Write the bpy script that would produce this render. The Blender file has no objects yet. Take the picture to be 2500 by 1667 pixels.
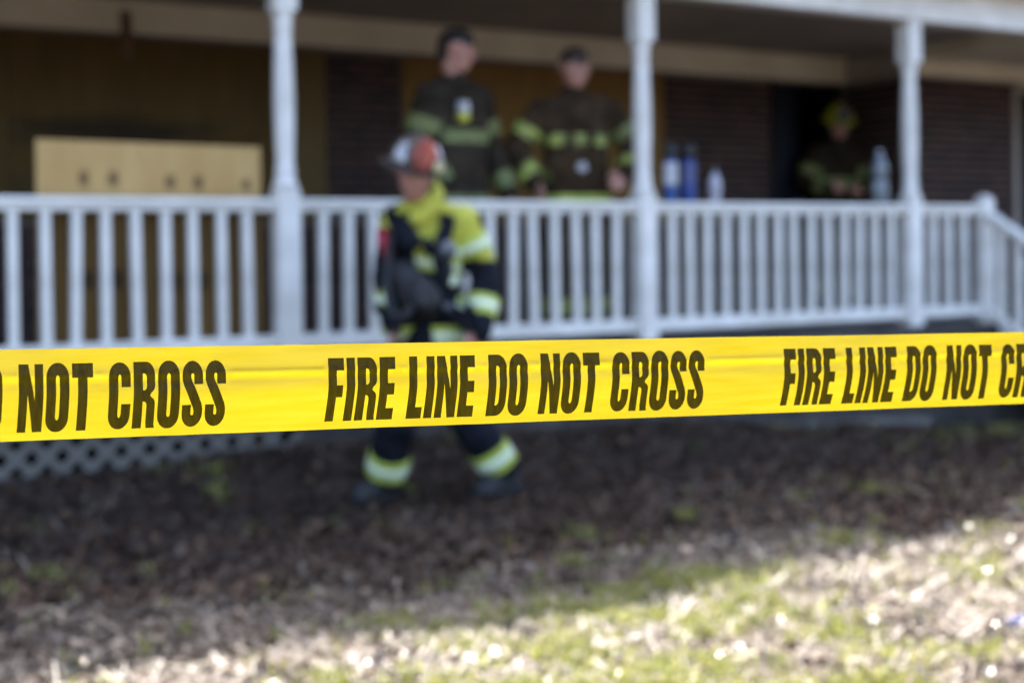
import bpy, bmesh, math, random
import numpy as np
from mathutils import Vector, Matrix, noise
from mathutils.geometry import delaunay_2d_cdt

R = math.radians
random.seed(7)
rng = np.random.default_rng(11)
scene = bpy.context.scene
col = scene.collection

# ------------------------------------------------------------------ camera
CAMH = 1.15
cam_d = bpy.data.cameras.new('camera')
cam = bpy.data.objects.new('camera', cam_d)
col.objects.link(cam)
scene.camera = cam
cam_d.sensor_width = 36.0
cam_d.lens = 50.0
cam_d.shift_y = -0.05756
cam_d.clip_start = 0.05
cam_d.clip_end = 2000
cam.matrix_world = (Matrix.Translation((0, 0, CAMH)) @ Matrix.Rotation(R(89.0), 4, 'X')
                    @ Matrix.Rotation(R(-0.85), 4, 'Z'))
cam_d.dof.use_dof = True
cam_d.dof.focus_distance = 1.235
cam_d.dof.aperture_fstop = 3.3
cam_d.dof.aperture_blades = 5
cam_d.dof.aperture_rotation = R(18)

# ------------------------------------------------------------------ light
SUN_EL = R(49.2)
SUN_H = Vector((-0.10, 0.995, 0)).normalized()      # where the sun stands, seen from above: behind the house
world = bpy.data.worlds.new('World')
scene.world = world
world.use_nodes = True
wn = world.node_tree.nodes
wl = world.node_tree.links
sky = wn.new('ShaderNodeTexSky')
sky.sky_type = 'NISHITA'
sky.sun_disc = False
sky.sun_elevation = SUN_EL
sky.sun_rotation = math.atan2(SUN_H.x, SUN_H.y)
sky.air_density = 0.85
sky.dust_density = 4.0
sky.ozone_density = 1.2
bg = wn['Background']
bg.inputs['Strength'].default_value = 0.15
wl.new(sky.outputs['Color'], bg.inputs['Color'])
sun_d = bpy.data.lights.new('sun', 'SUN')
sun_d.energy = 3.9
sun_d.angle = R(0.53)
sun_d.color = (1.0, 0.95, 0.88)
sun = bpy.data.objects.new('sun', sun_d)
col.objects.link(sun)
sdir = Vector((SUN_H.x * math.cos(SUN_EL), SUN_H.y * math.cos(SUN_EL), math.sin(SUN_EL)))
sun.rotation_euler = sdir.to_track_quat('Z', 'Y').to_euler()
sun.location = sdir * 30

scene.view_settings.view_transform = 'Standard'
scene.view_settings.look = 'None'
scene.view_settings.gamma = 1.0
scene.view_settings.exposure = 2.36
scene.render.engine = 'CYCLES'
scene.cycles.use_denoising = True
scene.cycles.max_bounces = 5
scene.cycles.sample_clamp_indirect = 8.0
scene.cycles.use_adaptive_sampling = True
scene.cycles.adaptive_threshold = 0.02

# ------------------------------------------------------------------ house frame: u along the porch, v towards the house
AN = R(31.6)
P0 = Vector((-1.25, 7.115, 0))
DU = Vector((math.cos(AN), math.sin(AN), 0))
DV = Vector((-math.sin(AN), math.cos(AN), 0))
DECK = 0.65


def hp(u, v, z=0.0):
    return P0 + DU * u + DV * v + Vector((0, 0, z))


# ------------------------------------------------------------------ material helpers
def mat(name):
    m = bpy.data.materials.new(name)
    m.use_nodes = True
    nt = m.node_tree
    b = nt.nodes['Principled BSDF']
    return m, nt, b


def noise_mix(nt, c1, c2, scale, detail=4, coords='Object', lo=0.35, hi=0.65, stretch=None):
    tc = nt.nodes.new('ShaderNodeTexCoord')
    src = tc.outputs[coords]
    if stretch:
        mp = nt.nodes.new('ShaderNodeMapping')
        mp.inputs['Scale'].default_value = stretch
        nt.links.new(src, mp.inputs['Vector'])
        src = mp.outputs['Vector']
    n = nt.nodes.new('ShaderNodeTexNoise')
    n.inputs['Scale'].default_value = scale
    n.inputs['Detail'].default_value = detail
    nt.links.new(src, n.inputs['Vector'])
    r = nt.nodes.new('ShaderNodeValToRGB')
    r.color_ramp.elements[0].position = lo
    r.color_ramp.elements[1].position = hi
    r.color_ramp.elements[0].color = (*c1, 1)
    r.color_ramp.elements[1].color = (*c2, 1)
    nt.links.new(n.outputs['Fac'], r.inputs['Fac'])
    return r, n


def simple(name, c1, c2, scale=8, rough=0.6, bump=0.0, bscale=None, stretch=None, coords='Object', spec=0.5, metal=0.0, bdist=0.01):
    m, nt, b = mat(name)
    r, n = noise_mix(nt, c1, c2, scale, coords=coords, stretch=stretch)
    nt.links.new(r.outputs['Color'], b.inputs['Base Color'])
    b.inputs['Roughness'].default_value = rough
    b.inputs['Specular IOR Level'].default_value = spec
    b.inputs['Metallic'].default_value = metal
    if bump:
        n2 = n
        if bscale:
            n2 = nt.nodes.new('ShaderNodeTexNoise')
            n2.inputs['Scale'].default_value = bscale
            n2.inputs['Detail'].default_value = 5
            tc = nt.nodes.new('ShaderNodeTexCoord')
            nt.links.new(tc.outputs[coords], n2.inputs['Vector'])
        bp = nt.nodes.new('ShaderNodeBump')
        bp.inputs['Strength'].default_value = bump
        bp.inputs['Distance'].default_value = bdist
        nt.links.new(n2.outputs['Fac'], bp.inputs['Height'])
        nt.links.new(bp.outputs['Normal'], b.inputs['Normal'])
    return m


def random_ramp(name, stops, rough=0.7, spec=0.4, grain=0.15, gscale=40, transl=0.0, rough2=None):
    """colour picked at random for each mesh island and each object"""
    m, nt, b = mat(name)
    g = nt.nodes.new('ShaderNodeNewGeometry')
    oi = nt.nodes.new('ShaderNodeObjectInfo')
    ad = nt.nodes.new('ShaderNodeMath')
    ad.operation = 'ADD'
    nt.links.new(g.outputs['Random Per Island'], ad.inputs[0])
    nt.links.new(oi.outputs['Random'], ad.inputs[1])
    fr = nt.nodes.new('ShaderNodeMath')
    fr.operation = 'FRACT'
    nt.links.new(ad.outputs[0], fr.inputs[0])
    cr = nt.nodes.new('ShaderNodeValToRGB')
    while len(cr.color_ramp.elements) < len(stops):
        cr.color_ramp.elements.new(0.5)
    for e, (p, c) in zip(cr.color_ramp.elements, stops):
        e.position = p
        e.color = (*c, 1)
    nt.links.new(fr.outputs[0], cr.inputs['Fac'])
    tc = nt.nodes.new('ShaderNodeTexCoord')
    n = nt.nodes.new('ShaderNodeTexNoise')
    n.inputs['Scale'].default_value = gscale
    n.inputs['Detail'].default_value = 4
    nt.links.new(tc.outputs['Object'], n.inputs['Vector'])
    mr = nt.nodes.new('ShaderNodeMapRange')
    mr.inputs['To Min'].default_value = 1 - grain
    mr.inputs['To Max'].default_value = 1 + grain
    nt.links.new(n.outputs['Fac'], mr.inputs['Value'])
    mx = nt.nodes.new('ShaderNodeVectorMath')
    mx.operation = 'SCALE'
    nt.links.new(cr.outputs['Color'], mx.inputs[0])
    nt.links.new(mr.outputs['Result'], mx.inputs['Scale'])
    nt.links.new(mx.outputs[0], b.inputs['Base Color'])
    b.inputs['Roughness'].default_value = rough
    b.inputs['Specular IOR Level'].default_value = spec
    if rough2 is not None:
        # a few pieces are wet or waxy
        m2 = nt.nodes.new('ShaderNodeMath')
        m2.operation = 'MULTIPLY'
        m2.inputs[1].default_value = 7.31
        nt.links.new(fr.outputs[0], m2.inputs[0])
        f2 = nt.nodes.new('ShaderNodeMath')
        f2.operation = 'FRACT'
        nt.links.new(m2.outputs[0], f2.inputs[0])
        rr = nt.nodes.new('ShaderNodeValToRGB')
        rr.color_ramp.elements[0].position = 0.30
        rr.color_ramp.elements[0].color = (rough2,) * 3 + (1,)
        rr.color_ramp.elements[1].position = 0.42
        rr.color_ramp.elements[1].color = (rough,) * 3 + (1,)
        nt.links.new(f2.outputs[0], rr.inputs['Fac'])
        nt.links.new(rr.outputs['Color'], b.inputs['Roughness'])
    if transl:
        tr = nt.nodes.new('ShaderNodeBsdfTranslucent')
        nt.links.new(mx.outputs[0], tr.inputs['Color'])
        ms = nt.nodes.new('ShaderNodeMixShader')
        ms.inputs['Fac'].default_value = transl
        nt.links.new(b.outputs[0], ms.inputs[1])
        nt.links.new(tr.outputs[0], ms.inputs[2])
        nt.links.new(ms.outputs[0], nt.nodes['Material Output'].inputs['Surface'])
    return m


M = {}
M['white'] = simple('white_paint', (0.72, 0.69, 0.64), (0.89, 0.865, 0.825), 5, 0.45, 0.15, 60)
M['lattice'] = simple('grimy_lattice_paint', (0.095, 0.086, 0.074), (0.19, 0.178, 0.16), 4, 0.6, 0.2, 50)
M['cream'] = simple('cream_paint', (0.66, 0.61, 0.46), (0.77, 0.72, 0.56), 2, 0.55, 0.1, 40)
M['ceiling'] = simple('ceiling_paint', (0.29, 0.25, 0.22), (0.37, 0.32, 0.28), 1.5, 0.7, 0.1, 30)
M['mortar'] = simple('mortar', (0.12, 0.105, 0.098), (0.17, 0.15, 0.14), 30, 0.9, 0.3, 120)
M['brick'] = random_ramp('dark_brick', [(0.0, (0.024, 0.011, 0.009)), (0.4, (0.042, 0.018, 0.014)),
                                        (0.7, (0.064, 0.027, 0.021)), (1.0, (0.019, 0.010, 0.009))], 0.75, 0.35, 0.35, 60)
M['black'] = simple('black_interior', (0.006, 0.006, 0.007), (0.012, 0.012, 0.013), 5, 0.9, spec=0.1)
M['deck'] = random_ramp('weathered_deck', [(0.0, (0.085, 0.080, 0.078)), (0.5, (0.125, 0.118, 0.112)), (1.0, (0.065, 0.060, 0.058))], 0.75, 0.3, 0.25, 25)
M['skirt'] = simple('muddy_board', (0.035, 0.030, 0.027), (0.075, 0.066, 0.060), 5, 0.85, 0.3, 40)
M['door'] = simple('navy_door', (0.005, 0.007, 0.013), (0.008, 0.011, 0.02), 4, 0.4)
M['roof'] = simple('asphalt_shingle', (0.06, 0.06, 0.06), (0.10, 0.095, 0.09), 20, 0.9, 0.5, 90)
M['batten'] = simple('brown_batten', (0.10, 0.055, 0.03), (0.17, 0.10, 0.055), 8, 0.7, stretch=(6, 6, 1))
M['skin'] = simple('skin', (0.42, 0.19, 0.145), (0.54, 0.28, 0.215), 14, 0.5, 0.1, 150)
M['hair'] = simple('dark_hair', (0.010, 0.008, 0.007), (0.022, 0.017, 0.013), 60, 0.6, 0.6, 200)
M['hair2'] = simple('brown_hair', (0.035, 0.022, 0.016), (0.06, 0.04, 0.03), 60, 0.6, 0.6, 200)
M['eye'] = simple('eye', (0.02, 0.015, 0.012), (0.03, 0.02, 0.016), 40, 0.2)
M['tan_coat'] = simple('brown_turnout_cloth', (0.030, 0.019, 0.011), (0.070, 0.044, 0.024), 9, 0.85, 0.5, 35, bdist=0.02, spec=0.12)
M['shaded_coat'] = simple('shaded_turnout_cloth', (0.014, 0.010, 0.006), (0.034, 0.024, 0.013), 9, 0.85, 0.5, 35, bdist=0.02, spec=0.12)  # brown cloth darkened to hold the doorway's shade in its colour
M['dark_coat'] = simple('charcoal_turnout_cloth', (0.018, 0.014, 0.010), (0.046, 0.034, 0.023), 9, 0.85, 0.5, 35, bdist=0.02, spec=0.12)
M['black_cloth'] = simple('black_turnout_cloth', (0.006, 0.007, 0.012), (0.014, 0.016, 0.024), 9, 0.8, 0.5, 35, bdist=0.02, spec=0.12)
M['yellow_cloth'] = simple('lime_yellow_cloth', (0.46, 0.45, 0.045), (0.60, 0.58, 0.08), 7, 0.75, 0.5, 35, bdist=0.02)
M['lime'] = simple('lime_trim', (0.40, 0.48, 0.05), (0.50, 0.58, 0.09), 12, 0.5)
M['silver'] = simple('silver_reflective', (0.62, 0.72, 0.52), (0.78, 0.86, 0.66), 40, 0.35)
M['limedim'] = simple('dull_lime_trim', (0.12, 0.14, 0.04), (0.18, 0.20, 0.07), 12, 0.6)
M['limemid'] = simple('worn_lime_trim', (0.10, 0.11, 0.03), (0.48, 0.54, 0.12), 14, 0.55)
M['rubber'] = simple('black_rubber', (0.007, 0.007, 0.009), (0.018, 0.018, 0.021), 20, 0.6)
M['plastic'] = simple('black_plastic', (0.008, 0.009, 0.012), (0.016, 0.017, 0.021), 20, 0.45)
M['grey'] = simple('grey_plastic', (0.10, 0.11, 0.13), (0.16, 0.17, 0.20), 20, 0.35)
M['red'] = simple('red_plastic', (0.30, 0.006, 0.02), (0.42, 0.012, 0.03), 10, 0.4)
M['helmet_dark'] = simple('sooty_helmet', (0.035, 0.027, 0.024), (0.09, 0.07, 0.06), 12, 0.45, 0.2, 40)
M['helmet_yellow'] = simple('yellow_helmet', (0.34, 0.36, 0.012), (0.48, 0.49, 0.02), 8, 0.35)
M['orange'] = simple('orange_red_leather', (0.16, 0.035, 0.028), (0.60, 0.13, 0.085), 10, 0.5)
M['whitepatch'] = simple('white_patch', (0.34, 0.33, 0.34), (0.70, 0.69, 0.72), 30, 0.4)
M['lamp'] = simple('cream_lamp_lens', (0.62, 0.55, 0.30), (0.74, 0.66, 0.38), 30, 0.25)
M['blue'] = simple('blue_plastic', (0.004, 0.055, 0.22), (0.007, 0.075, 0.28), 8, 0.3)
M['blue2'] = simple('deep_blue_plastic', (0.004, 0.036, 0.21), (0.006, 0.05, 0.27), 8, 0.3)
M['label'] = simple('white_label', (0.42, 0.43, 0.47), (0.58, 0.58, 0.62), 15, 0.5)
M['label2'] = simple('lilac_label', (0.05, 0.065, 0.20), (0.12, 0.13, 0.27), 15, 0.5)
M['clear'] = simple('milky_plastic', (0.38, 0.38, 0.45), (0.55, 0.54, 0.62), 15, 0.3)
M['frost'] = simple('frosted_plastic', (0.09, 0.105, 0.12), (0.26, 0.29, 0.32), 15, 0.25)
M['soil'] = simple('soil', (0.018, 0.010, 0.006), (0.048, 0.029, 0.018), 6, 0.95, 0.6, 60, coords='Object', bdist=0.03)
M['bluescrap'] = simple('blue_scrap', (0.03, 0.06, 0.20), (0.05, 0.09, 0.28), 10, 0.3)


def plywood(name, c1, c2, knots=(), knotc=(0.10, 0.055, 0.025), soot=None):
    m, nt, b = mat(name)
    r, n = noise_mix(nt, c1, c2, 3.0, detail=6, stretch=(2.2, 2.2, 0.6), lo=0.2, hi=0.8)
    out = r.outputs['Color']
    tc = nt.nodes.new('ShaderNodeTexCoord')

    def mask(x, z, rx, rz, soft):
        mp = nt.nodes.new('ShaderNodeMapping')
        mp.vector_type = 'POINT'
        mp.inputs['Location'].default_value = (-x / rx, 0, -z / rz)
        mp.inputs['Scale'].default_value = (1 / rx, 0.0, 1 / rz)
        nt.links.new(tc.outputs['Object'], mp.inputs['Vector'])
        nz = nt.nodes.new('ShaderNodeTexNoise')
        nz.inputs['Scale'].default_value = 2.2
        nt.links.new(mp.outputs['Vector'], nz.inputs['Vector'])
        ln = nt.nodes.new('ShaderNodeVectorMath')
        ln.operation = 'LENGTH'
        nt.links.new(mp.outputs['Vector'], ln.inputs[0])
        ad = nt.nodes.new('ShaderNodeMath')
        ad.operation = 'ADD'
        nt.links.new(ln.outputs['Value'], ad.inputs[0])
        nt.links.new(nz.outputs['Fac'], ad.inputs[1])
        mr = nt.nodes.new('ShaderNodeMapRange')
        mr.interpolation_type = 'SMOOTHSTEP'
        mr.inputs['From Min'].default_value = 1.5 - soft
        mr.inputs['From Max'].default_value = 1.5
        mr.inputs['To Min'].default_value = 1
        mr.inputs['To Max'].default_value = 0
        nt.links.new(ad.outputs[0], mr.inputs['Value'])
        return mr.outputs['Result']
    spots = [(x, z, rx, rz, knotc, 0.5, 0.85) for (x, z, rx, rz) in knots]
    for s in (soot or ()):
        spots.append((*s[:4], (0.012, 0.008, 0.006), 0.9, s[4]))
    for (x, z, rx, rz, c, soft, amt) in spots:
        f = mask(x, z, rx, rz, soft)
        ml = nt.nodes.new('ShaderNodeMath')
        ml.operation = 'MULTIPLY'
        ml.inputs[1].default_value = amt
        nt.links.new(f, ml.inputs[0])
        mx = nt.nodes.new('ShaderNodeMix')
        mx.data_type = 'RGBA'
        nt.links.new(ml.outputs[0], mx.inputs['Factor'])
        nt.links.new(out, mx.inputs['A'])
        mx.inputs['B'].default_value = (*c, 1)
        out = mx.outputs['Result']
    nt.links.new(out, b.inputs['Base Color'])
    b.inputs['Roughness'].default_value = 0.7
    b.inputs['Specular IOR Level'].default_value = 0.25
    return m


# ------------------------------------------------------------------ object helpers
def tag(o, label, cat, group=None, kind=None):
    if label:
        o['label'] = label
    if cat:
        o['category'] = cat
    if group:
        o['group'] = group
    if kind:
        o['kind'] = kind
    return o


def link(name, me, parent=None, m=None, smooth=False):
    o = bpy.data.objects.new(name, me)
    col.objects.link(o)
    if parent is not None:
        o.parent = parent
    if m is not None and me is not None and not me.materials:
        me.materials.append(m)
    if smooth and me is not None:
        me.shade_smooth()
    return o


def empty(name, loc, rz=0.0):
    o = bpy.data.objects.new(name, None)
    o.empty_display_size = 0.2
    col.objects.link(o)
    o.location = loc
    o.rotation_euler = (0, 0, rz)
    return o


def pymesh(name, v, f):
    me = bpy.data.meshes.new(name)
    me.from_pydata([tuple(p) for p in v], [], f)
    me.update()
    return me


def box_bm(bm, lo, hi, bev=0.0):
    lo, hi = Vector(lo), Vector(hi)
    t = bmesh.new()
    bmesh.ops.create_cube(t, size=1.0)
    c, s = (lo + hi) / 2, hi - lo
    for v in t.verts:
        v.co = Vector((v.co.x * s.x, v.co.y * s.y, v.co.z * s.z)) + c
    if bev:
        bmesh.ops.bevel(t, geom=t.edges[:], offset=bev, segments=1, affect='EDGES')
    me = bpy.data.meshes.new('t')
    t.to_mesh(me)
    t.free()
    bm.from_mesh(me)
    bpy.data.meshes.remove(me)


def box_mesh(name, lo, hi, bev=0.0):
    bm = bmesh.new()
    box_bm(bm, lo, hi, bev)
    me = bpy.data.meshes.new(name)
    bm.to_mesh(me)
    bm.free()
    return me


def box(name, lo, hi, m, parent=None, bev=0.0):
    return link(name, box_mesh(name, lo, hi, bev), parent, m)


def lathe_mesh(name, prof, seg=20, sx=1.0, sy=1.0, square=False):
    v, f = [], []
    n = len(prof)
    for (r, z) in prof:
        for k in range(seg):
            a = 2 * math.pi * k / seg
            v.append((r * math.cos(a) * sx, r * math.sin(a) * sy, z))
    for i in range(n - 1):
        for k in range(seg):
            k2 = (k + 1) % seg
            f.append((i * seg + k, i * seg + k2, (i + 1) * seg + k2, (i + 1) * seg + k))
    f.append(tuple(range(seg - 1, -1, -1)))
    f.append(tuple((n - 1) * seg + k for k in range(seg)))
    return pymesh(name, v, f)


def tube_mesh(name, pts, rad, seg=8):
    pts = [Vector(p) for p in pts]
    if not isinstance(rad, (list, tuple)):
        rad = [rad] * len(pts)
    v, f = [], []
    n = len(pts)
    for i, p in enumerate(pts):
        t = (pts[min(i + 1, n - 1)] - pts[max(i - 1, 0)]).normalized()
        a = t.orthogonal().normalized() if i == 0 else (a - t * a.dot(t)).normalized()
        b = t.cross(a)
        for k in range(seg):
            an = 2 * math.pi * k / seg
            v.append(p + (a * math.cos(an) + b * math.sin(an)) * rad[i])
    for i in range(n - 1):
        for k in range(seg):
            k2 = (k + 1) % seg
            f.append((i * seg + k, i * seg + k2, (i + 1) * seg + k2, (i + 1) * seg + k))
    f.append(tuple(range(seg - 1, -1, -1)))
    f.append(tuple((n - 1) * seg + k for k in range(seg)))
    return pymesh(name, v, f)


# ------------------------------------------------------------------ ground
def vnoise(x, y, s, seed):
    return noise.noise(Vector((x * s + seed * 17.3, y * s - seed * 9.1, seed * 3.7)))


def gz(x, y):
    q = Vector((x, y, 0)) - P0
    u, v = q.dot(DU), q.dot(DV)
    base = 0.18 + 0.03 * min(max((u + 1.1) / 1.4, 0.0), 1.0) - 0.11 * min(max(u - 2.3, 0.0), 2.6)
    w = min(max((v + 0.85) / 0.80, 0.0), 1.0)
    w = w * w * (3 - 2 * w)
    near = math.exp(-((x * x + (y - 5) ** 2) / 500.0))
    z = base * w
    z += near * (0.035 * vnoise(x, y, 0.9, 1) + 0.018 * vnoise(x, y, 2.7, 2) + 0.008 * vnoise(x, y, 7.0, 3))
    z += 0.05 * math.exp(-(((x - 2.5) / 0.8) ** 2 + ((y - 5.9) / 0.7) ** 2))
    z += 0.07 * math.exp(-(((x + 2.0) / 0.9) ** 2 + ((y - 4.3) / 0.6) ** 2))
    z -= 0.05 * math.exp(-(((x - 0.3) / 1.2) ** 2 + ((y - 4.9) / 0.5) ** 2))
    return z


def axis_pts(c0, c1, step, far):
    a = list(np.arange(c0, c1 + 1e-6, step))
    s, p = step, a[-1]
    while p < far:
        s *= 1.35
        p += s
        a.append(p)
    s, p = step, a[0]
    b = []
    while p > -far:
        s *= 1.35
        p -= s
        b.append(p)
    return b[::-1] + a


xs = axis_pts(-4.0, 4.6, 0.05, 400)
ys = axis_pts(1.5, 9.6, 0.05, 400)
gv = [(x, y, gz(x, y)) for y in ys for x in xs]
nx = len(xs)
gf = [(j * nx + i, j * nx + i + 1, (j + 1) * nx + i + 1, (j + 1) * nx + i)
      for j in range(len(ys) - 1) for i in range(nx - 1)]
ground = link('ground', pymesh('ground', gv, gf), None, M['soil'], True)
tag(ground, None, None, kind='structure')
ground['label'] = 'bare sloping lawn of brown soil between the tape and the porch'

# ------------------------------------------------------------------ the house
house = empty('house', P0, AN)
tag(house, 'dark brick house with boarded windows and a white front porch', 'house')
WALL = 2.60
DOOR0, DOOR1 = 5.72, 6.55
CORN = 6.60
WING = 1.75
fw = bmesh.new()
box_bm(fw, (-9, WALL, -0.4), (DOOR0, WALL + 0.22, 2.90))
box_bm(fw, (DOOR0, WALL, 2.645), (DOOR1, WALL + 0.22, 2.90))
box_bm(fw, (DOOR0, WALL, -0.4), (DOOR1, WALL + 0.22, 0.64))
box_bm(fw, (DOOR1, WALL, -0.4), (CORN + 0.01, WALL + 0.22, 2.90))
fme = bpy.data.meshes.new('wall')
fw.to_mesh(fme)
fw.free()
front_wall = link('wall', fme, house, M['mortar'])
wing_wall = box('wall', (CORN, WING, -0.6), (12.5, WING + 0.22, 2.90), M['mortar'], house)
side_wall = box('wall', (CORN + 0.012, WING + 0.22, -0.6), (CORN + 0.22, WALL + 0.0, 2.90), M['mortar'], house)

BL, BH, JT = 0.194, 0.0575, 0.0102
brick_me = box_mesh('brick', (-BL / 2, -0.012, -BH / 2), (BL / 2, 0.02, BH / 2), 0.004)
half_me = box_mesh('brick', (-BL / 4 + JT / 4, -0.012, -BH / 2), (BL / 4 - JT / 4, 0.02, BH / 2), 0.004)
brick_me.materials.append(M['brick'])
half_me.materials.append(M['brick'])
nbrick = 0
stuff_b = bmesh.new()


def lay(u0, u1, z0, z1, v, single, wall, axis='u'):
    """courses of brick between u0..u1 and z0..z1 on plane v"""
    global nbrick
    k0 = math.ceil((z0 - DECK) / (BH + JT))
    k = k0
    while True:
        zc = DECK + k * (BH + JT) + BH / 2 + JT
        if zc + BH / 2 > z1:
            break
        off = 0.5 * (BL + JT) if k % 2 else 0.0
        n0 = math.floor((u0 - off) / (BL + JT)) - 1
        n = n0
        while True:
            a = off + n * (BL + JT)
            b = a + BL
            n += 1
            if a > u1:
                break
            a2, b2 = max(a, u0), min(b, u1)
            if b2 - a2 < 0.03:
                continue
            c = (a2 + b2) / 2
            jy = random.uniform(-0.0025, 0.0025)
            sc = (b2 - a2) / BL
            loc = Vector((c, v + jy, zc)) if axis == 'u' else Vector((v + jy, c, zc))
            rz = random.uniform(-0.006, 0.006) + (0 if axis == 'u' else -math.pi / 2)
            if single:
                o = bpy.data.objects.new('brick', brick_me)
                col.objects.link(o)
                o.parent = wall
                o.location = loc
                o.rotation_euler = (0, 0, rz)
                o.scale = (sc, 1, 1)
                nbrick += 1
            else:
                t = bmesh.new()
                t.from_mesh(brick_me)
                bmesh.ops.transform(t, matrix=Matrix.Translation(loc) @ Matrix.Rotation(rz, 4, 'Z') @ Matrix.Diagonal((sc, 1, 1, 1)), verts=t.verts)
                me = bpy.data.meshes.new('t')
                t.to_mesh(me)
                t.free()
                stuff_b.from_mesh(me)
                bpy.data.meshes.remove(me)
        k += 1


WINB = 1.43
lay(1.53, 2.12, WINB, 2.655, WALL, True, front_wall)
lay(4.54, DOOR0 - 0.015, WINB, 2.655, WALL, True, front_wall)
lay(CORN + 0.01, 7.79, 1.30, 2.63, WING, True, wing_wall)
lay(-2.2, DOOR0 - 0.015, 0.62, WINB - 0.01, WALL, False, front_wall)
lay(CORN + 0.01, 7.79, -0.15, 1.29, WING, False, front_wall)
lay(8.75, 10.0, -0.15, 2.63, WING, False, front_wall)
lay(7.81, 8.74, -0.15, 1.0, WING, False, front_wall)
lay(WING + 0.03, WALL - 0.01, 0.62, 2.63, CORN + 0.012, False, front_wall, 'v')
sme = bpy.data.meshes.new('bricks')
stuff_b.to_mesh(sme)
stuff_b.free()
so = link('brick_courses', sme, house, M['brick'])
so['kind'] = 'stuff'

# boarded windows: sheets of plywood screwed over the openings
ply_dark = plywood('soot_stained_plywood', (0.078, 0.044, 0.009), (0.120, 0.072, 0.018),
                   soot=[(-0.25, -0.02, 1.1, 0.16, 0.8), (-0.5, -0.45, 1.0, 0.3, 0.4)])
ply_mid = plywood('weathered_plywood', (0.115, 0.073, 0.024), (0.16, 0.105, 0.038))
ply_gold = plywood('boarding_plywood', (0.17, 0.090, 0.020), (0.24, 0.135, 0.038))
edges = [(-3.05, -1.86, ply_dark), (-1.855, -0.65, ply_dark), (-0.645, 1.215, ply_dark), (1.22, 1.52, ply_mid),
         (2.135, 3.33, ply_gold), (3.335, 4.53, ply_gold)]
for i, (a, b, m) in enumerate(edges):
    zc = (WINB + 2.625) / 2
    me = box_mesh('plywood_panel', (-(b - a) / 2, -0.02, WINB - zc), ((b - a) / 2, 0.0, 2.625 - zc), 0.002)
    o = link('plywood_panel', me, house, m)
    o.location = ((a + b) / 2, WALL - 0.012 - 0.004 * (i % 2), zc)
    sm = lathe_mesh('screw', [(0.008, 0), (0.008, 0.003), (0.004, 0.005)], 8)
    sm.materials.append(M['grey'])
    for sx in (-1, 1):
        for zz in (-0.45, 0.0, 0.45):
            s = link('screw', sm, o)
            s.location = (sx * ((b - a) / 2 - 0.04), -0.02, zz)
            s.rotation_euler = (R(90), 0, 0)
# frieze boards, ceiling, soffit
box('frieze_board', (-9, WALL - 0.035, 2.658), (CORN - 0.002, WALL - 0.002, 2.878), M['cream'], house, 0.004)
box('frieze_board', (CORN - 0.03, WING - 0.03, 2.64), (12.5, WING - 0.002, 2.775), M['cream'], house, 0.004)
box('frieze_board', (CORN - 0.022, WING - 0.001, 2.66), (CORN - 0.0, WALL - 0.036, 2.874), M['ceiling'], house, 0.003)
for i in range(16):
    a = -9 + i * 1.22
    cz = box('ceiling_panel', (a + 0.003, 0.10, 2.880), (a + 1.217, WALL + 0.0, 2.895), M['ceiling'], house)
box('soffit', (CORN - 0.03, 0.10, 2.776), (12.5, WING - 0.032, 2.878), M['cream'], house)
box('beam', (-9, -0.07, 2.685), (12.5, 0.09, 3.02), M['white'], house, 0.006)
box('fascia', (-9.2, -0.36, 2.93), (12.7, -0.33, 3.08), M['white'], house, 0.004)
box('eave_soffit', (-9.2, -0.329, 2.955), (12.7, -0.072, 2.972), M['white'], house)
roof = pymesh('roof', [(-9.3, -0.42, 3.06), (12.8, -0.42, 3.06), (12.8, 8.6, 5.4), (-9.3, 8.6, 5.4),
                       (-9.3, -0.42, 3.12), (12.8, -0.42, 3.12), (12.8, 8.6, 5.48), (-9.3, 8.6, 5.48)],
              [(3, 2, 1, 0), (4, 5, 6, 7), (0, 1, 5, 4), (1, 2, 6, 5), (2, 3, 7, 6), (3, 0, 4, 7)])
link('roof', roof, house, M['roof'])
roof2 = pymesh('roof', [(-9.3, 8.62, 5.4), (12.8, 8.62, 5.4), (12.8, 13.0, 3.3), (-9.3, 13.0, 3.3),
                        (-9.3, 8.62, 5.48), (12.8, 8.62, 5.48), (12.8, 13.0, 3.38), (-9.3, 13.0, 3.38)],
               [(3, 2, 1, 0), (4, 5, 6, 7), (0, 1, 5, 4), (1, 2, 6, 5), (2, 3, 7, 6), (3, 0, 4, 7)])
link('roof', roof2, house, M['roof'])
box('wall', (-9, 12.0, -0.4), (12.4, 12.2, 3.6), M['mortar'], house)
box('wall', (-9.0, WALL + 0.23, -0.4), (-8.8, 11.99, 4.0), M['mortar'], house)
box('wall', (12.2, WING + 0.23, -0.4), (12.4, 11.99, 4.0), M['mortar'], house)
# the dark room behind the doorway
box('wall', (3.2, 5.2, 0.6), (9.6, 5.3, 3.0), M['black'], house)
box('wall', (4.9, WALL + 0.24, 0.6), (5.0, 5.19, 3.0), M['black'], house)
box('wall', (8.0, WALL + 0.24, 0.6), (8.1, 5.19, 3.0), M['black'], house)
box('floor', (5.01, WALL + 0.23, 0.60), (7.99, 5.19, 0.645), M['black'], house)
box('ceiling_panel', (5.01, WALL + 0.23, 2.91), (7.99, 5.19, 2.95), M['black'], house)
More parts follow.
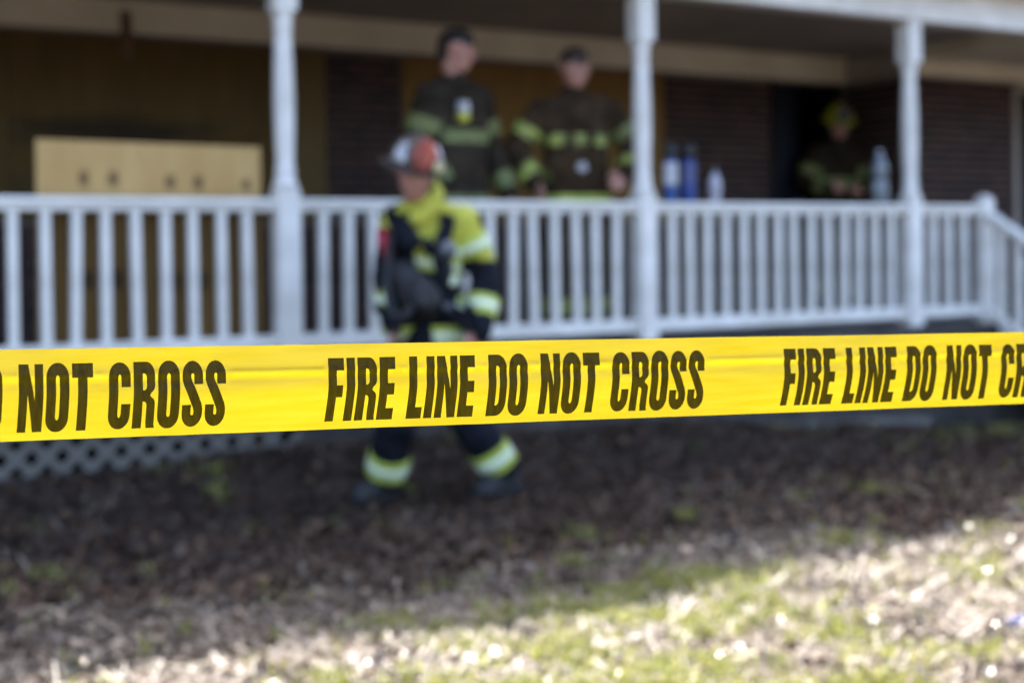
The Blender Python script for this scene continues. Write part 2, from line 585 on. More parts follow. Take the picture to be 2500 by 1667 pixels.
# door frame and the navy door, swung inward
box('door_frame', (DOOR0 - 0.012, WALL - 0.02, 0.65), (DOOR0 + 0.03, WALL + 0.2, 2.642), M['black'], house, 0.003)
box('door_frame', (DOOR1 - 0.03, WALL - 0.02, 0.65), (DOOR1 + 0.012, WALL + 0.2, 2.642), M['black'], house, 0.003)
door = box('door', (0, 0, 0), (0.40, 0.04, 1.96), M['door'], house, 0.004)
door.location = (DOOR0 + 0.035, WALL + 0.06, 0.66)
door.rotation_euler = (0, 0, R(8))
kn = link('door_knob', lathe_mesh('door_knob', [(0.012, 0), (0.012, 0.03), (0.028, 0.04), (0.028, 0.06), (0.012, 0.07)], 12), door, M['grey'])
kn.location = (0.35, 0, 0.95)
kn.rotation_euler = (R(90), 0, 0)
for zz in (0.25, 1.05):
    box('door_panel', (0.06, -0.008, zz), (0.34, 0.001, zz + 0.62), M['door'], door, 0.003)
# window of the wing, its white casing starts at the right edge of the picture
win = box('window', (7.86, WING - 0.01, 1.05), (8.66, WING + 0.02, 2.55), M['black'], house)
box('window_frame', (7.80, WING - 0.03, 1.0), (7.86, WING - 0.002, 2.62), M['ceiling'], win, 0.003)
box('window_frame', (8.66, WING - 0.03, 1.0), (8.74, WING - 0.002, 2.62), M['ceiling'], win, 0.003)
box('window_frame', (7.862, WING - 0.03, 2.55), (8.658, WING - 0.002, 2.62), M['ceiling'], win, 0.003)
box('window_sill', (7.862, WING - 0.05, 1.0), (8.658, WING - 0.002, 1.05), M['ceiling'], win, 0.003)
# brown battens hanging across the frieze
for (u, z0, z1) in ((0.105, 2.50, 2.80), (4.28, 2.52, 2.83)):
    b = box('wooden_batten', (-0.035, -0.018, 0), (0.035, 0.0, z1 - z0), M['batten'], house, 0.003)
    b.location = (u, WALL - 0.037, z0)
    b.rotation_euler = (0, R(-1.0), 0)

# ------------------------------------------------------------------ the porch deck and its skirt
deck = empty('porch_deck', hp(0, 0, 0), AN)
tag(deck, 'weathered grey plank porch floor behind the white railing', 'porch')
pl = box_mesh('plank', (-0.0675, -0.10, -0.028), (0.0675, WALL - 0.015, 0), 0.003)
pl.materials.append(M['deck'])
plw = box_mesh('plank', (-0.0675, -0.10, -0.028), (0.0675, WING - 0.02, 0), 0.003)
plw.materials.append(M['deck'])
k = -31
while k * 0.14 < 9:
    u = k * 0.14
    o = link('plank', pl if u < CORN - 0.07 else plw, deck)
    o.location = (u, random.uniform(-0.004, 0.004), DECK + random.uniform(-0.002, 0.002))
    k += 1
box('rim_joist', (-4.4, -0.07, 0.42), (9.0, -0.03, DECK - 0.03), M['deck'], deck, 0.004)
box('skirt_rail', (-4.4, -0.085, 0.36), (0.15, -0.06, 0.415), M['lattice'], deck, 0.003)
sl_len = 0.62
sl = box_mesh('lattice_slat', (-0.021, -0.004, -sl_len / 2), (0.021, 0.004, sl_len / 2), 0.0015)
sl.materials.append(M['lattice'])
u = -4.3
while u < 0.1:
    for sgn, v in ((1, -0.052), (-1, -0.043)):
        o = link('lattice_slat', sl, deck)
        o.location = (u, v, 0.20)
        o.rotation_euler = (0, sgn * R(45), 0)
    u += 0.137
tr = box('trim_board', (-0.86, -0.014, -0.035), (0.86, 0.014, 0.035), M['lattice'], deck, 0.004)
tr.location = (3.80, -0.10, 0.045)
tr.rotation_euler = (R(-8), R(2.2), 0)
box('skirt_board', (0.17, -0.058, -0.25), (9.0, -0.044, 0.416), M['skirt'], deck, 0.003)
box('dark_backing', (-4.4, 0.3, -0.4), (9.0, 0.32, 0.60), M['black'], deck)  # black sheet stands in for the darkness under the deck

# ------------------------------------------------------------------ porch posts
POSTS = [-2.115, 0.133, 2.38, 4.606, 8.3]


def make_post(u, label):
    root = empty('porch_post', hp(u, 0, DECK), AN)
    tag(root, label, 'post', 'turned white porch posts')
    w = 0.060
    box('base_block', (-w, -w, 0.002), (w, w, 0.86), M['white'], root, 0.005)
    # shoulder from square block to the turned shaft
    prof = [(0.060, 0.862), (0.064, 0.875), (0.062, 0.89), (0.052, 0.915), (0.046, 0.93), (0.050, 0.945), (0.054, 0.955),
            (0.050, 0.967), (0.044, 0.98), (0.047, 1.05), (0.052, 1.20), (0.053, 1.32), (0.050, 1.46), (0.046, 1.58), (0.043, 1.66),
            (0.047, 1.672), (0.053, 1.685), (0.047, 1.70), (0.044, 1.715), (0.051, 1.735), (0.058, 1.75)]
    link('turned_shaft', lathe_mesh('turned_shaft', prof, 28), root, M['white'], True)
    box('top_block', (-w, -w, 1.752), (w, w, 2.032), M['white'], root, 0.005)
    return root


for u, lab in zip(POSTS, ['turned white porch post at the far left beyond the picture edge',
                          'turned white porch post beside the pale plywood sheet',
                          'turned white porch post between the bareheaded firefighters and the blue bottles',
                          'turned white porch post in front of the doorway, near the stair',
                          'turned white porch post to the right of the stair']):
    make_post(u, lab)

# ------------------------------------------------------------------ railings
bal = box_mesh('baluster', (-0.0225, -0.0225, 0), (0.0225, 0.0225, 0.619), 0.003)
bal.materials.append(M['white'])


def railing(u0, u1, label):
    root = empty('porch_railing', hp(u0, 0, DECK), AN)
    tag(root, label, 'railing', 'white porch railings')
    L = u1 - u0
    box('top_rail', (0.062, -0.045, 0.778), (L - 0.062, 0.045, 0.813), M['white'], root, 0.006)
    box('under_rail', (0.062, -0.028, 0.748), (L - 0.062, 0.028, 0.776), M['white'], root, 0.003)
    box('bottom_rail', (0.062, -0.032, 0.055), (L - 0.062, 0.032, 0.128), M['white'], root, 0.004)
    n = max(1, round((L - 0.12) / 0.1395) - 1)
    st = (L - 0.12) / (n + 1)
    for i in range(n):
        o = link('baluster', bal, root)
        o.location = (0.06 + st * (i + 1) + random.uniform(-0.006, 0.006), random.uniform(-0.003, 0.003), 0.129)
        o.rotation_euler = (0, R(random.gauss(0.1, 0.45)), R(random.gauss(0, 3)))
    return root


railing(POSTS[0], POSTS[1], 'white railing section in front of the pale plywood sheet, leftmost')
railing(POSTS[1], POSTS[2], 'white railing section behind the walking firefighter')
railing(POSTS[2], POSTS[3], 'white railing section with blue bottles standing on it')
railing(POSTS[3], 5.335, 'short white railing section beside the stair newel')
railing(6.62, POSTS[4], 'white railing section to the right of the stair')


# stair
stair = empty('porch_stair', hp(5.98, -0.12, 0), AN)
tag(stair, 'wooden stair going down from the porch at the right', 'stair')
for i in range(4):
    zt = DECK - 0.17 * (i + 1)
    t = box('tread', (-0.58, -0.30, -0.035), (0.58, 0.0, 0), M['deck'], stair, 0.004)
    t.location = (0, -0.285 * i, zt)
    rr = box('riser', (-0.57, -0.012, -0.134), (0.57, 0.012, 0.0), M['deck'], stair, 0.002)
    rr.location = (0, -0.285 * i + 0.006, zt + 0.134)
for s in (-1, 1):
    st = pymesh('stringer', [(s * 0.60 - 0.018, 0.02, 0.36), (s * 0.60 - 0.018, 0.02, 0.62), (s * 0.60 - 0.018, -1.30, -0.12), (s * 0.60 - 0.018, -1.05, -0.25),
                             (s * 0.60 + 0.018, 0.02, 0.36), (s * 0.60 + 0.018, 0.02, 0.62), (s * 0.60 + 0.018, -1.30, -0.12), (s * 0.60 + 0.018, -1.05, -0.25)],
                [(0, 1, 2, 3), (7, 6, 5, 4), (0, 4, 5, 1), (1, 5, 6, 2), (2, 6, 7, 3), (3, 7, 4, 0)])
    link('stringer', st, stair, M['white'])


def stair_rail(u, label):
    root = empty('stair_railing', hp(u, 0, DECK), AN)
    tag(root, label, 'railing', 'white stair railings')
    w = 0.05
    nw = box('newel_post', (-w, -w, -0.2), (w, w, 0.835), M['white'], root, 0.006)
    cap = link('newel_cap', lathe_mesh('newel_cap', [(0.068, 0), (0.070, 0.012), (0.060, 0.025), (0.035, 0.045), (0.008, 0.055)], 4), nw, M['white'])
    cap.location = (0, 0, 0.836)
    cap.rotation_euler = (0, 0, R(45))
    L, drop = 1.14, 0.68
    nl = box('newel_post', (-w, -w, -0.12), (w, w, 0.80), M['white'], root, 0.006)
    nl.location = (0, -L, -drop)
    cap2 = link('newel_cap', cap.data, nl)
    cap2.location = (0, 0, 0.801)
    cap2.rotation_euler = (0, 0, R(45))
    ang = math.atan2(drop, L)
    ln = math.hypot(L, drop) - 0.11
    for nm, hw, hh, z in (('hand_rail', 0.045, 0.024, 0.775), ('bottom_rail', 0.03, 0.03, 0.10)):
        r = box(nm, (-hw, -ln / 2, -hh), (hw, ln / 2, hh), M['white'], root, 0.005)
        r.location = (0, -L / 2, z - drop / 2)
        r.rotation_euler = (ang, 0, 0)
    n = 7
    for i in range(n):
        y = -L * (i + 1) / (n + 1)
        o = link('baluster', bal, root)
        o.location = (0, y, 0.125 + y * drop / L)
    return root


stair_rail(5.335, 'white stair railing with newel post nearest the doorway')
stair_rail(6.62, 'white stair railing on the far side of the stair')

# ------------------------------------------------------------------ plywood sheet leaning inside the railing
kn = [(-0.335, 0.90, 0.030, 0.05), (-0.195, 0.90, 0.034, 0.05), (0.085, 0.89, 0.036, 0.05), (0.225, 0.89, 0.034, 0.05), (0.475, 0.885, 0.03, 0.04),
      (-0.335, 0.42, 0.05, 0.06), (-0.195, 0.42, 0.05, 0.06), (0.085, 0.40, 0.05, 0.06), (0.225, 0.40, 0.05, 0.06), (-0.20, 0.05, 0.06, 0.08), (0.225, 0.05, 0.06, 0.08)]
ply_new = plywood('fresh_plywood', (0.42, 0.25, 0.085), (0.62, 0.42, 0.18), knots=kn)
ply = link('plywood_sheet', box_mesh('plywood_sheet', (-0.555, -0.009, 0), (0.555, 0.009, 1.078), 0.0015), None, ply_new)
ply.location = hp(-0.52, 0.096, DECK + 0.003)
ply.rotation_euler = (Matrix.Rotation(AN, 4, 'Z') @ Matrix.Rotation(R(-0.4), 4, 'X') @ Matrix.Rotation(R(0.4), 4, 'Y')).to_euler()
tag(ply, 'pale knotty plywood sheet standing up behind the railing at the left', 'plywood')
ply_low = plywood('dark_plywood', (0.085, 0.045, 0.010), (0.16, 0.090, 0.024), knots=kn[5:], knotc=(0.02, 0.012, 0.006))  # darker wood tones than the pale sheet
ply2 = link('plywood_sheet', box_mesh('plywood_sheet', (-0.55, -0.009, 0), (0.55, 0.009, 0.78), 0.0015), None, ply_low)
ply2.location = hp(-0.52, 0.066, DECK + 0.003)
ply2.rotation_euler = (0, 0, AN)
tag(ply2, 'dark plywood sheet right behind the balusters, below the pale one', 'plywood')

# ------------------------------------------------------------------ bottles on the railing
def bottle(u, label, kind):
    root = empty('bottle', hp(u, 0, DECK + 0.8135), AN)
    tag(root, label, 'bottle', 'bottles on the porch railing')
    if kind in ('a', 'b'):
        body = [(0.036, 0), (0.041, 0.006), (0.042, 0.02), (0.042, 0.235), (0.038, 0.25), (0.033, 0.257)]
        link('bottle_body', lathe_mesh('bottle_body', body, 24), root, M['blue'] if kind == 'a' else M['blue2'], True)
        lab = [(0.0428, 0.105 if kind == 'a' else 0.12), (0.0431, 0.108 if kind == 'a' else 0.123), (0.0431, 0.232), (0.0428, 0.234)]
        link('label', lathe_mesh('label', lab, 24), root, M['label'] if kind == 'a' else M['label2'], True)
        cap = [(0.034, 0.2575), (0.039, 0.262), (0.039, 0.325), (0.034, 0.34), (0.02, 0.345)]
        link('cap', lathe_mesh('cap', cap, 24), root, M['plastic'], True)
    elif kind == 'c':
        body = [(0.024, 0), (0.030, 0.006), (0.031, 0.03), (0.036, 0.05), (0.038, 0.075), (0.038, 0.12), (0.033, 0.145), (0.020, 0.165), (0.013, 0.175), (0.013, 0.188)]
        link('bottle_body', lathe_mesh('bottle_body', body, 24), root, M['clear'], True)
        link('cap', lathe_mesh('cap', [(0.015, 0.1885), (0.016, 0.19), (0.016, 0.205), (0.014, 0.207)], 16), root, M['grey'], True)
    else:
        body = [(0.045, 0), (0.052, 0.01), (0.054, 0.04), (0.054, 0.13), (0.046, 0.155), (0.038, 0.168), (0.046, 0.182), (0.052, 0.205), (0.051, 0.25), (0.04, 0.29), (0.02, 0.318), (0.015, 0.325), (0.015, 0.338)]
        link('bottle_body', lathe_mesh('bottle_body', body, 24), root, M['frost'], True)
        link('cap', lathe_mesh('cap', [(0.017, 0.3385), (0.018, 0.34), (0.018, 0.355), (0.015, 0.357)], 16), root, M['clear'], True)
    return root


bottle(2.585, 'blue bottle with white label and black cap, beside the post', 'a')
bottle(2.722, 'blue bottle with bluish label and black cap, second from the post', 'b')
bottle(2.925, 'small milky white bottle to the right of the blue bottles', 'c')
bottle(4.325, 'tall frosted pale bottle in front of the dark doorway', 'd')

# ------------------------------------------------------------------ people
def capsules_mesh(caps, voxel, smooth_it=4, sm=0.5):
    """one continuous skin round a set of tapered limbs: (p0, r0, p1, r1)"""
    bm = bmesh.new()
    for (p0, r0, p1, r1) in caps:
        t = bmesh.new()
        sub = 3 if max(r0, r1) > 0.05 else 2
        bmesh.ops.create_icosphere(t, subdivisions=sub, radius=r0, matrix=Matrix.Translation(p0))
        if (Vector(p1) - Vector(p0)).length > 1e-5:
            bmesh.ops.create_icosphere(t, subdivisions=sub, radius=r1, matrix=Matrix.Translation(p1))
            g = bmesh.ops.convex_hull(t, input=t.verts[:])
            bmesh.ops.delete(t, geom=[e for e in g['geom_interior'] if isinstance(e, bmesh.types.BMVert)], context='VERTS')
        me = bpy.data.meshes.new('t')
        t.to_mesh(me)
        t.free()
        bm.from_mesh(me)
        bpy.data.meshes.remove(me)
    me = bpy.data.meshes.new('t')
    bm.to_mesh(me)
    bm.free()
    o = bpy.data.objects.new('t', me)
    col.objects.link(o)
    md = o.modifiers.new('r', 'REMESH')
    md.mode = 'VOXEL'
    md.voxel_size = voxel
    md.use_smooth_shade = True
    if smooth_it:
        ms = o.modifiers.new('s', 'SMOOTH')
        ms.iterations = smooth_it
        ms.factor = sm
    dg = bpy.context.evaluated_depsgraph_get()
    out = bpy.data.meshes.new_from_object(o.evaluated_get(dg))
    bpy.data.objects.remove(o)
    bpy.data.meshes.remove(me)
    out.shade_smooth()
    return out


def wrinkle(me, amp, scale, seed):
    n = len(me.vertices)
    co, no = np.empty(n * 3), np.empty(n * 3)
    me.vertices.foreach_get('co', co)
    me.vertex_normals.foreach_get('vector', no)
    co, no = co.reshape(-1, 3), no.reshape(-1, 3)
    d = np.array([noise.noise(Vector(p) * scale + Vector((seed, 0, seed * 2))) + 0.5 * noise.noise(Vector(p) * scale * 2.3 + Vector((0, seed, 0))) for p in co])
    co += no * (d * amp)[:, None]
    me.vertices.foreach_set('co', co.ravel())
    me.update()


def band_mesh(src, a, b, h0, h1, rmax, off):
    """strip of the garment between two planes across the axis a->b, lifted off the cloth"""
    a, b = Vector(a), Vector(b)
    n = (b - a).normalized()
    bm = bmesh.new()
    bm.from_mesh(src)
    # keep only what is near the axis
    bmesh.ops.delete(bm, geom=[v for v in bm.verts if ((v.co - a) - n * (v.co - a).dot(n)).length > rmax
                               or not (h0 - 0.06 < (v.co - a).dot(n) < h1 + 0.06)], context='VERTS')
    bmesh.ops.bisect_plane(bm, geom=bm.verts[:] + bm.edges[:] + bm.faces[:], plane_co=a + n * h0, plane_no=n, clear_inner=True)
    bmesh.ops.bisect_plane(bm, geom=bm.verts[:] + bm.edges[:] + bm.faces[:], plane_co=a + n * h1, plane_no=n, clear_outer=True)
    bm.normal_update()
    outer = bm
    nv = {v: v.normal.copy() for v in outer.verts}
    dup = bmesh.ops.duplicate(outer, geom=outer.verts[:] + outer.edges[:] + outer.faces[:])
    newv = [g for g in dup['geom'] if isinstance(g, bmesh.types.BMVert)]
    newf = [g for g in dup['geom'] if isinstance(g, bmesh.types.BMFace)]
    vm = dup['vert_map']
    orig_b = [e for e in outer.edges if e.is_boundary and e.verts[0] in nv]
    for v, nn in nv.items():
        v.co += nn * off
    # close the rim between lifted strip and cloth
    for e in orig_b:
        v0, v1 = e.verts
        w0, w1 = vm.get(v0), vm.get(v1)
        if w0 and w1:
            try:
                outer.faces.new((v0, v1, w1, w0))
            except ValueError:
                pass
    bmesh.ops.delete(outer, geom=newf, context='FACES_ONLY')
    bmesh.ops.recalc_face_normals(outer, faces=outer.faces[:])
    me = bpy.data.meshes.new('band')
    outer.to_mesh(me)
    outer.free()
    me.shade_smooth()
    return me


def band(parent, src, a, b, h0, h1, rmax, outer='lime', inner='silver', off=0.006):
    o = link('reflective_band', band_mesh(src, a, b, h0, h1, rmax, off), parent, M[outer])
    if inner:
        w = (h1 - h0)
        link('silver_stripe', band_mesh(src, a, b, h0 + w * 0.30, h1 - w * 0.30, rmax, off + 0.003), o, M[inner])
    return o


def frame(yaw, pitch=0.0, roll=0.0):
    """facing -Y, turned by yaw about Z, then nodding by pitch"""
    return Matrix.Rotation(yaw, 3, 'Z') @ Matrix.Rotation(roll, 3, 'Y') @ Matrix.Rotation(pitch, 3, 'X')


def head_caps(c, m):
    def P(x, y, z):
        return c + m @ Vector((x, y, z))
    caps = [(P(0, 0.012, 0.028), 0.088, P(0, -0.012, 0.030), 0.082),
            (P(0, -0.030, 0.0), 0.070, P(0, -0.040, -0.070), 0.050),
            (P(0, -0.052, -0.085), 0.030, P(0, -0.062, -0.092), 0.022),
            (P(-0.045, -0.02, -0.06), 0.028, P(0.045, -0.02, -0.06), 0.028),
            (P(-0.040, -0.072, 0.030), 0.018, P(0.040, -0.072, 0.030), 0.018),
            (P(0, -0.092, 0.012), 0.010, P(0, -0.112, -0.022), 0.015),
            (P(-0.014, -0.100, -0.026), 0.010, P(0.014, -0.100, -0.026), 0.010),
            (P(-0.020, -0.086, -0.056), 0.010, P(0.020, -0.086, -0.056), 0.010),
            (P(-0.018, -0.084, -0.068), 0.010, P(0.018, -0.084, -0.068), 0.010),
            (P(-0.050, -0.060, -0.012), 0.024, P(-0.045, -0.055, -0.03), 0.024),
            (P(0.050, -0.060, -0.012), 0.024, P(0.045, -0.055, -0.03), 0.024)]
    for s in (-1, 1):
        caps.append((P(s * 0.086, 0.010, 0.012), 0.014, P(s * 0.083, 0.006, -0.022), 0.010))
        caps.append((P(s * 0.092, 0.020, 0.010), 0.010, P(s * 0.090, 0.016, -0.008), 0.009))
    return caps


def hand_caps(wrist, d, up, side, curl=0.5):
    """palm plus five separate fingers; d points along the hand, side towards the thumb"""
    d = Vector(d).normalized()
    side = (Vector(side) - d * Vector(side).dot(d)).normalized()
    up = d.cross(side).normalized() * (1 if d.cross(side).dot(Vector(up)) >= 0 else -1)
    w = Vector(wrist)
    caps = [(w, 0.027, w + d * 0.03, 0.027)]
    for k in range(4):
        o = side * (0.030 - 0.020 * k)
        caps.append((w + d * 0.02 + o * 0.7, 0.017, w + d * 0.085 + o, 0.0145))
        L = (0.070, 0.080, 0.074, 0.056)[k]
        p = w + d * 0.088 + o * 1.08
        dd = d
        r = 0.0098
        for j, fr in enumerate((0.45, 0.32, 0.23)):
            ax = side
            a = curl * (0.5 + 0.35 * j)
            dd = (Matrix.Rotation(a if up.dot(Matrix.Rotation(0.1, 3, ax) @ d) < 0 else -a, 3, ax) @ dd).normalized()
            q = p + dd * L * fr
            caps.append((p, r, q, r * 0.9))
            p, r = q, r * 0.9
    # thumb leaves the side of the palm near its base
    p = w + d * 0.030 + side * 0.026
    q = p + (d * 0.65 + side * 0.75).normalized() * 0.040
    s2 = q + (d * 0.9 + side * 0.35 - up * 0.3 * curl).normalized() * 0.032
    s3 = s2 + (d * 1.0 - up * 0.4 * curl).normalized() * 0.026
    caps += [(p, 0.015, q, 0.012), (q, 0.012, s2, 0.0108), (s2, 0.0108, s3, 0.0095)]
    return caps


def build_person(loc, rz, J, hm, label, cfg, group=None):
    """J: joints in the person's own frame, origin on the ground under them"""
    J = {k: Vector(v) for k, v in J.items()}
    c = J['head']
    caps = head_caps(c, hm)
    caps += [(c + hm @ Vector((0, 0.02, -0.06)), 0.055, J['neck'], 0.062)]
    caps += [(J['neck'], 0.060, J['chest'], 0.095), (J['chest'] + Vector((0, 0, 0.02)), 0.10, J['pelvis'], 0.10)]
    for s in ('l', 'r'):
        caps += [(J['chest'], 0.085, J['sh_' + s], 0.05), (J['sh_' + s], 0.058, J['el_' + s], 0.042), (J['el_' + s], 0.043, J['wr_' + s], 0.028),
                 (J['pelvis'], 0.10, J['hip_' + s], 0.088), (J['hip_' + s], 0.085, J['kn_' + s], 0.062), (J['kn_' + s], 0.060, J['an_' + s], 0.042),
                 (J['an_' + s], 0.042, J['toe_' + s] + Vector((0, 0, 0.01)), 0.035)]
        hd = cfg['hand_' + s]
        caps += hand_caps(J['wr_' + s], hd[0], hd[1], hd[2], hd[3])
    body = link('person', capsules_mesh(caps, 0.0065, 3, 0.4), None, M['skin'])
    body.location = loc
    body.rotation_euler = (0, 0, rz)
    tag(body, label, 'person', group)
    # eyes
    em = lathe_mesh('eye', [(0.003, -0.009), (0.008, -0.005), (0.010, 0), (0.008, 0.005), (0.003, 0.009)], 10)
    em.materials.append(M['eye'])
    for s in (-1, 1):
        e = link('eye', em, body)
        e.location = c + hm @ Vector((s * 0.032, -0.084, 0.006))
    # hair
    if cfg.get('hair'):
        hc = [(c + hm @ Vector((0, 0.022, 0.040)), 0.090, c + hm @ Vector((0, -0.018, 0.056)), 0.080),
              (c + hm @ Vector((0, 0.045, 0.0)), 0.070, c + hm @ Vector((0, 0.040, -0.035)), 0.055)]
        for s in (-1, 1):
            hc.append((c + hm @ Vector((s * 0.060, 0.015, 0.02)), 0.030, c + hm @ Vector((s * 0.074, 0.000, 0.0)), 0.014))
        hme = capsules_mesh(hc, 0.009, 3)
        wrinkle(hme, 0.006, 30, 2)
        link('hair', hme, body, M[cfg['hair']])
    # trousers
    tc = [(J['pelvis'] + Vector((0, 0, 0.06)), 0.150, J['pelvis'], 0.155)]
    for s in ('l', 'r'):
        k2 = J['kn_' + s]
        an = J['an_' + s] + (J['kn_' + s] - J['an_' + s]).normalized() * 0.05
        tc += [(J['hip_' + s], 0.120, k2, 0.098), (k2, 0.098, an, 0.092), (J['pelvis'], 0.14, J['hip_' + s], 0.12)]
    tme = capsules_mesh(tc, 0.016, 3)
    wrinkle(tme, 0.012, 9, 5)
    tro = link('trousers', tme, body, M[cfg['trousers']])
    for s in ('l', 'r'):
        k2, an = J['kn_' + s], J['an_' + s]
        L = (an - k2).length
        band(tro, tme, k2, an, L - 0.16, L - 0.05, 0.16, cfg['band'], cfg.get('stripe'))
    # boots
    for s in ('l', 'r'):
        an, toe = J['an_' + s], J['toe_' + s]
        d = (toe - an)
        d.z = 0
        d.normalize()
        heel = an - d * 0.05
        bc = [(an + (J['kn_' + s] - an).normalized() * 0.12, 0.066, an, 0.060), (an, 0.060, Vector((heel.x, heel.y, toe.z + 0.01)), 0.052),
              (Vector((heel.x, heel.y, toe.z)), 0.05, toe, 0.052), (an, 0.06, toe + Vector((0, 0, 0.015)), 0.050)]
        bme = capsules_mesh(bc, 0.012, 2)
        zmin = toe.z - 0.047
        for v in bme.vertices:
            if v.co.z < zmin:
                v.co.z = zmin
        link('boot', bme, body, M['rubber'])
    # coat
    q = J['chest']
    lat = (J['sh_r'] - J['sh_l']).normalized()
    pel = J['pelvis']
    bulk = cfg.get('bulk', 1.0)
    cc = [(q, 0.140 * bulk, pel, 0.148 * bulk), (J['neck'] - Vector((0, 0, 0.05)), 0.088, q, 0.128 * bulk)]
    for s, sg in (('l', -1), ('r', 1)):
        cc += [(q + lat * sg * 0.075, 0.128 * bulk, pel + lat * sg * 0.065, 0.138 * bulk),
               (q + lat * sg * 0.06 + Vector((0, 0, 0.06)), 0.110 * bulk, J['sh_' + s], 0.074),
               (J['neck'] - Vector((0, 0, 0.03)), 0.080, J['sh_' + s], 0.070),
               (J['sh_' + s], 0.080, J['el_' + s], 0.078), (J['el_' + s], 0.080, J['wr_' + s], 0.066),
               (pel + lat * sg * 0.065, 0.138 * bulk, pel + lat * sg * 0.075 - Vector((0, 0, 0.13)), 0.148 * bulk)]
    cc += [(J['neck'] - Vector((0, 0, 0.03)), 0.080, J['neck'] + (c - J['neck']) * 0.06, 0.076)]
    cme = capsules_mesh(cc, 0.014, 3)
    wrinkle(cme, 0.013, 8, cfg.get('seed', 1))
    coat = link('coat', cme, body, None)
    for nm in cfg['coat']:
        cme.materials.append(M[nm])
    if cfg.get('coat_rule'):
        for p in cme.polygons:
            p.material_index = cfg['coat_rule'](p.center)
    # open cuffs: hand sticks out of the sleeve on its own
    for s in ('l', 'r'):
        L = (J['wr_' + s] - J['el_' + s]).length
        if cfg.get('cuff', True):
            band(coat, cme, J['el_' + s], J['wr_' + s], L - 0.11 + cfg.get('cuff_shift', 0), L - 0.01 + cfg.get('cuff_shift', 0), 0.125, cfg['band'], cfg.get('stripe'))
    return body, coat, cme, J


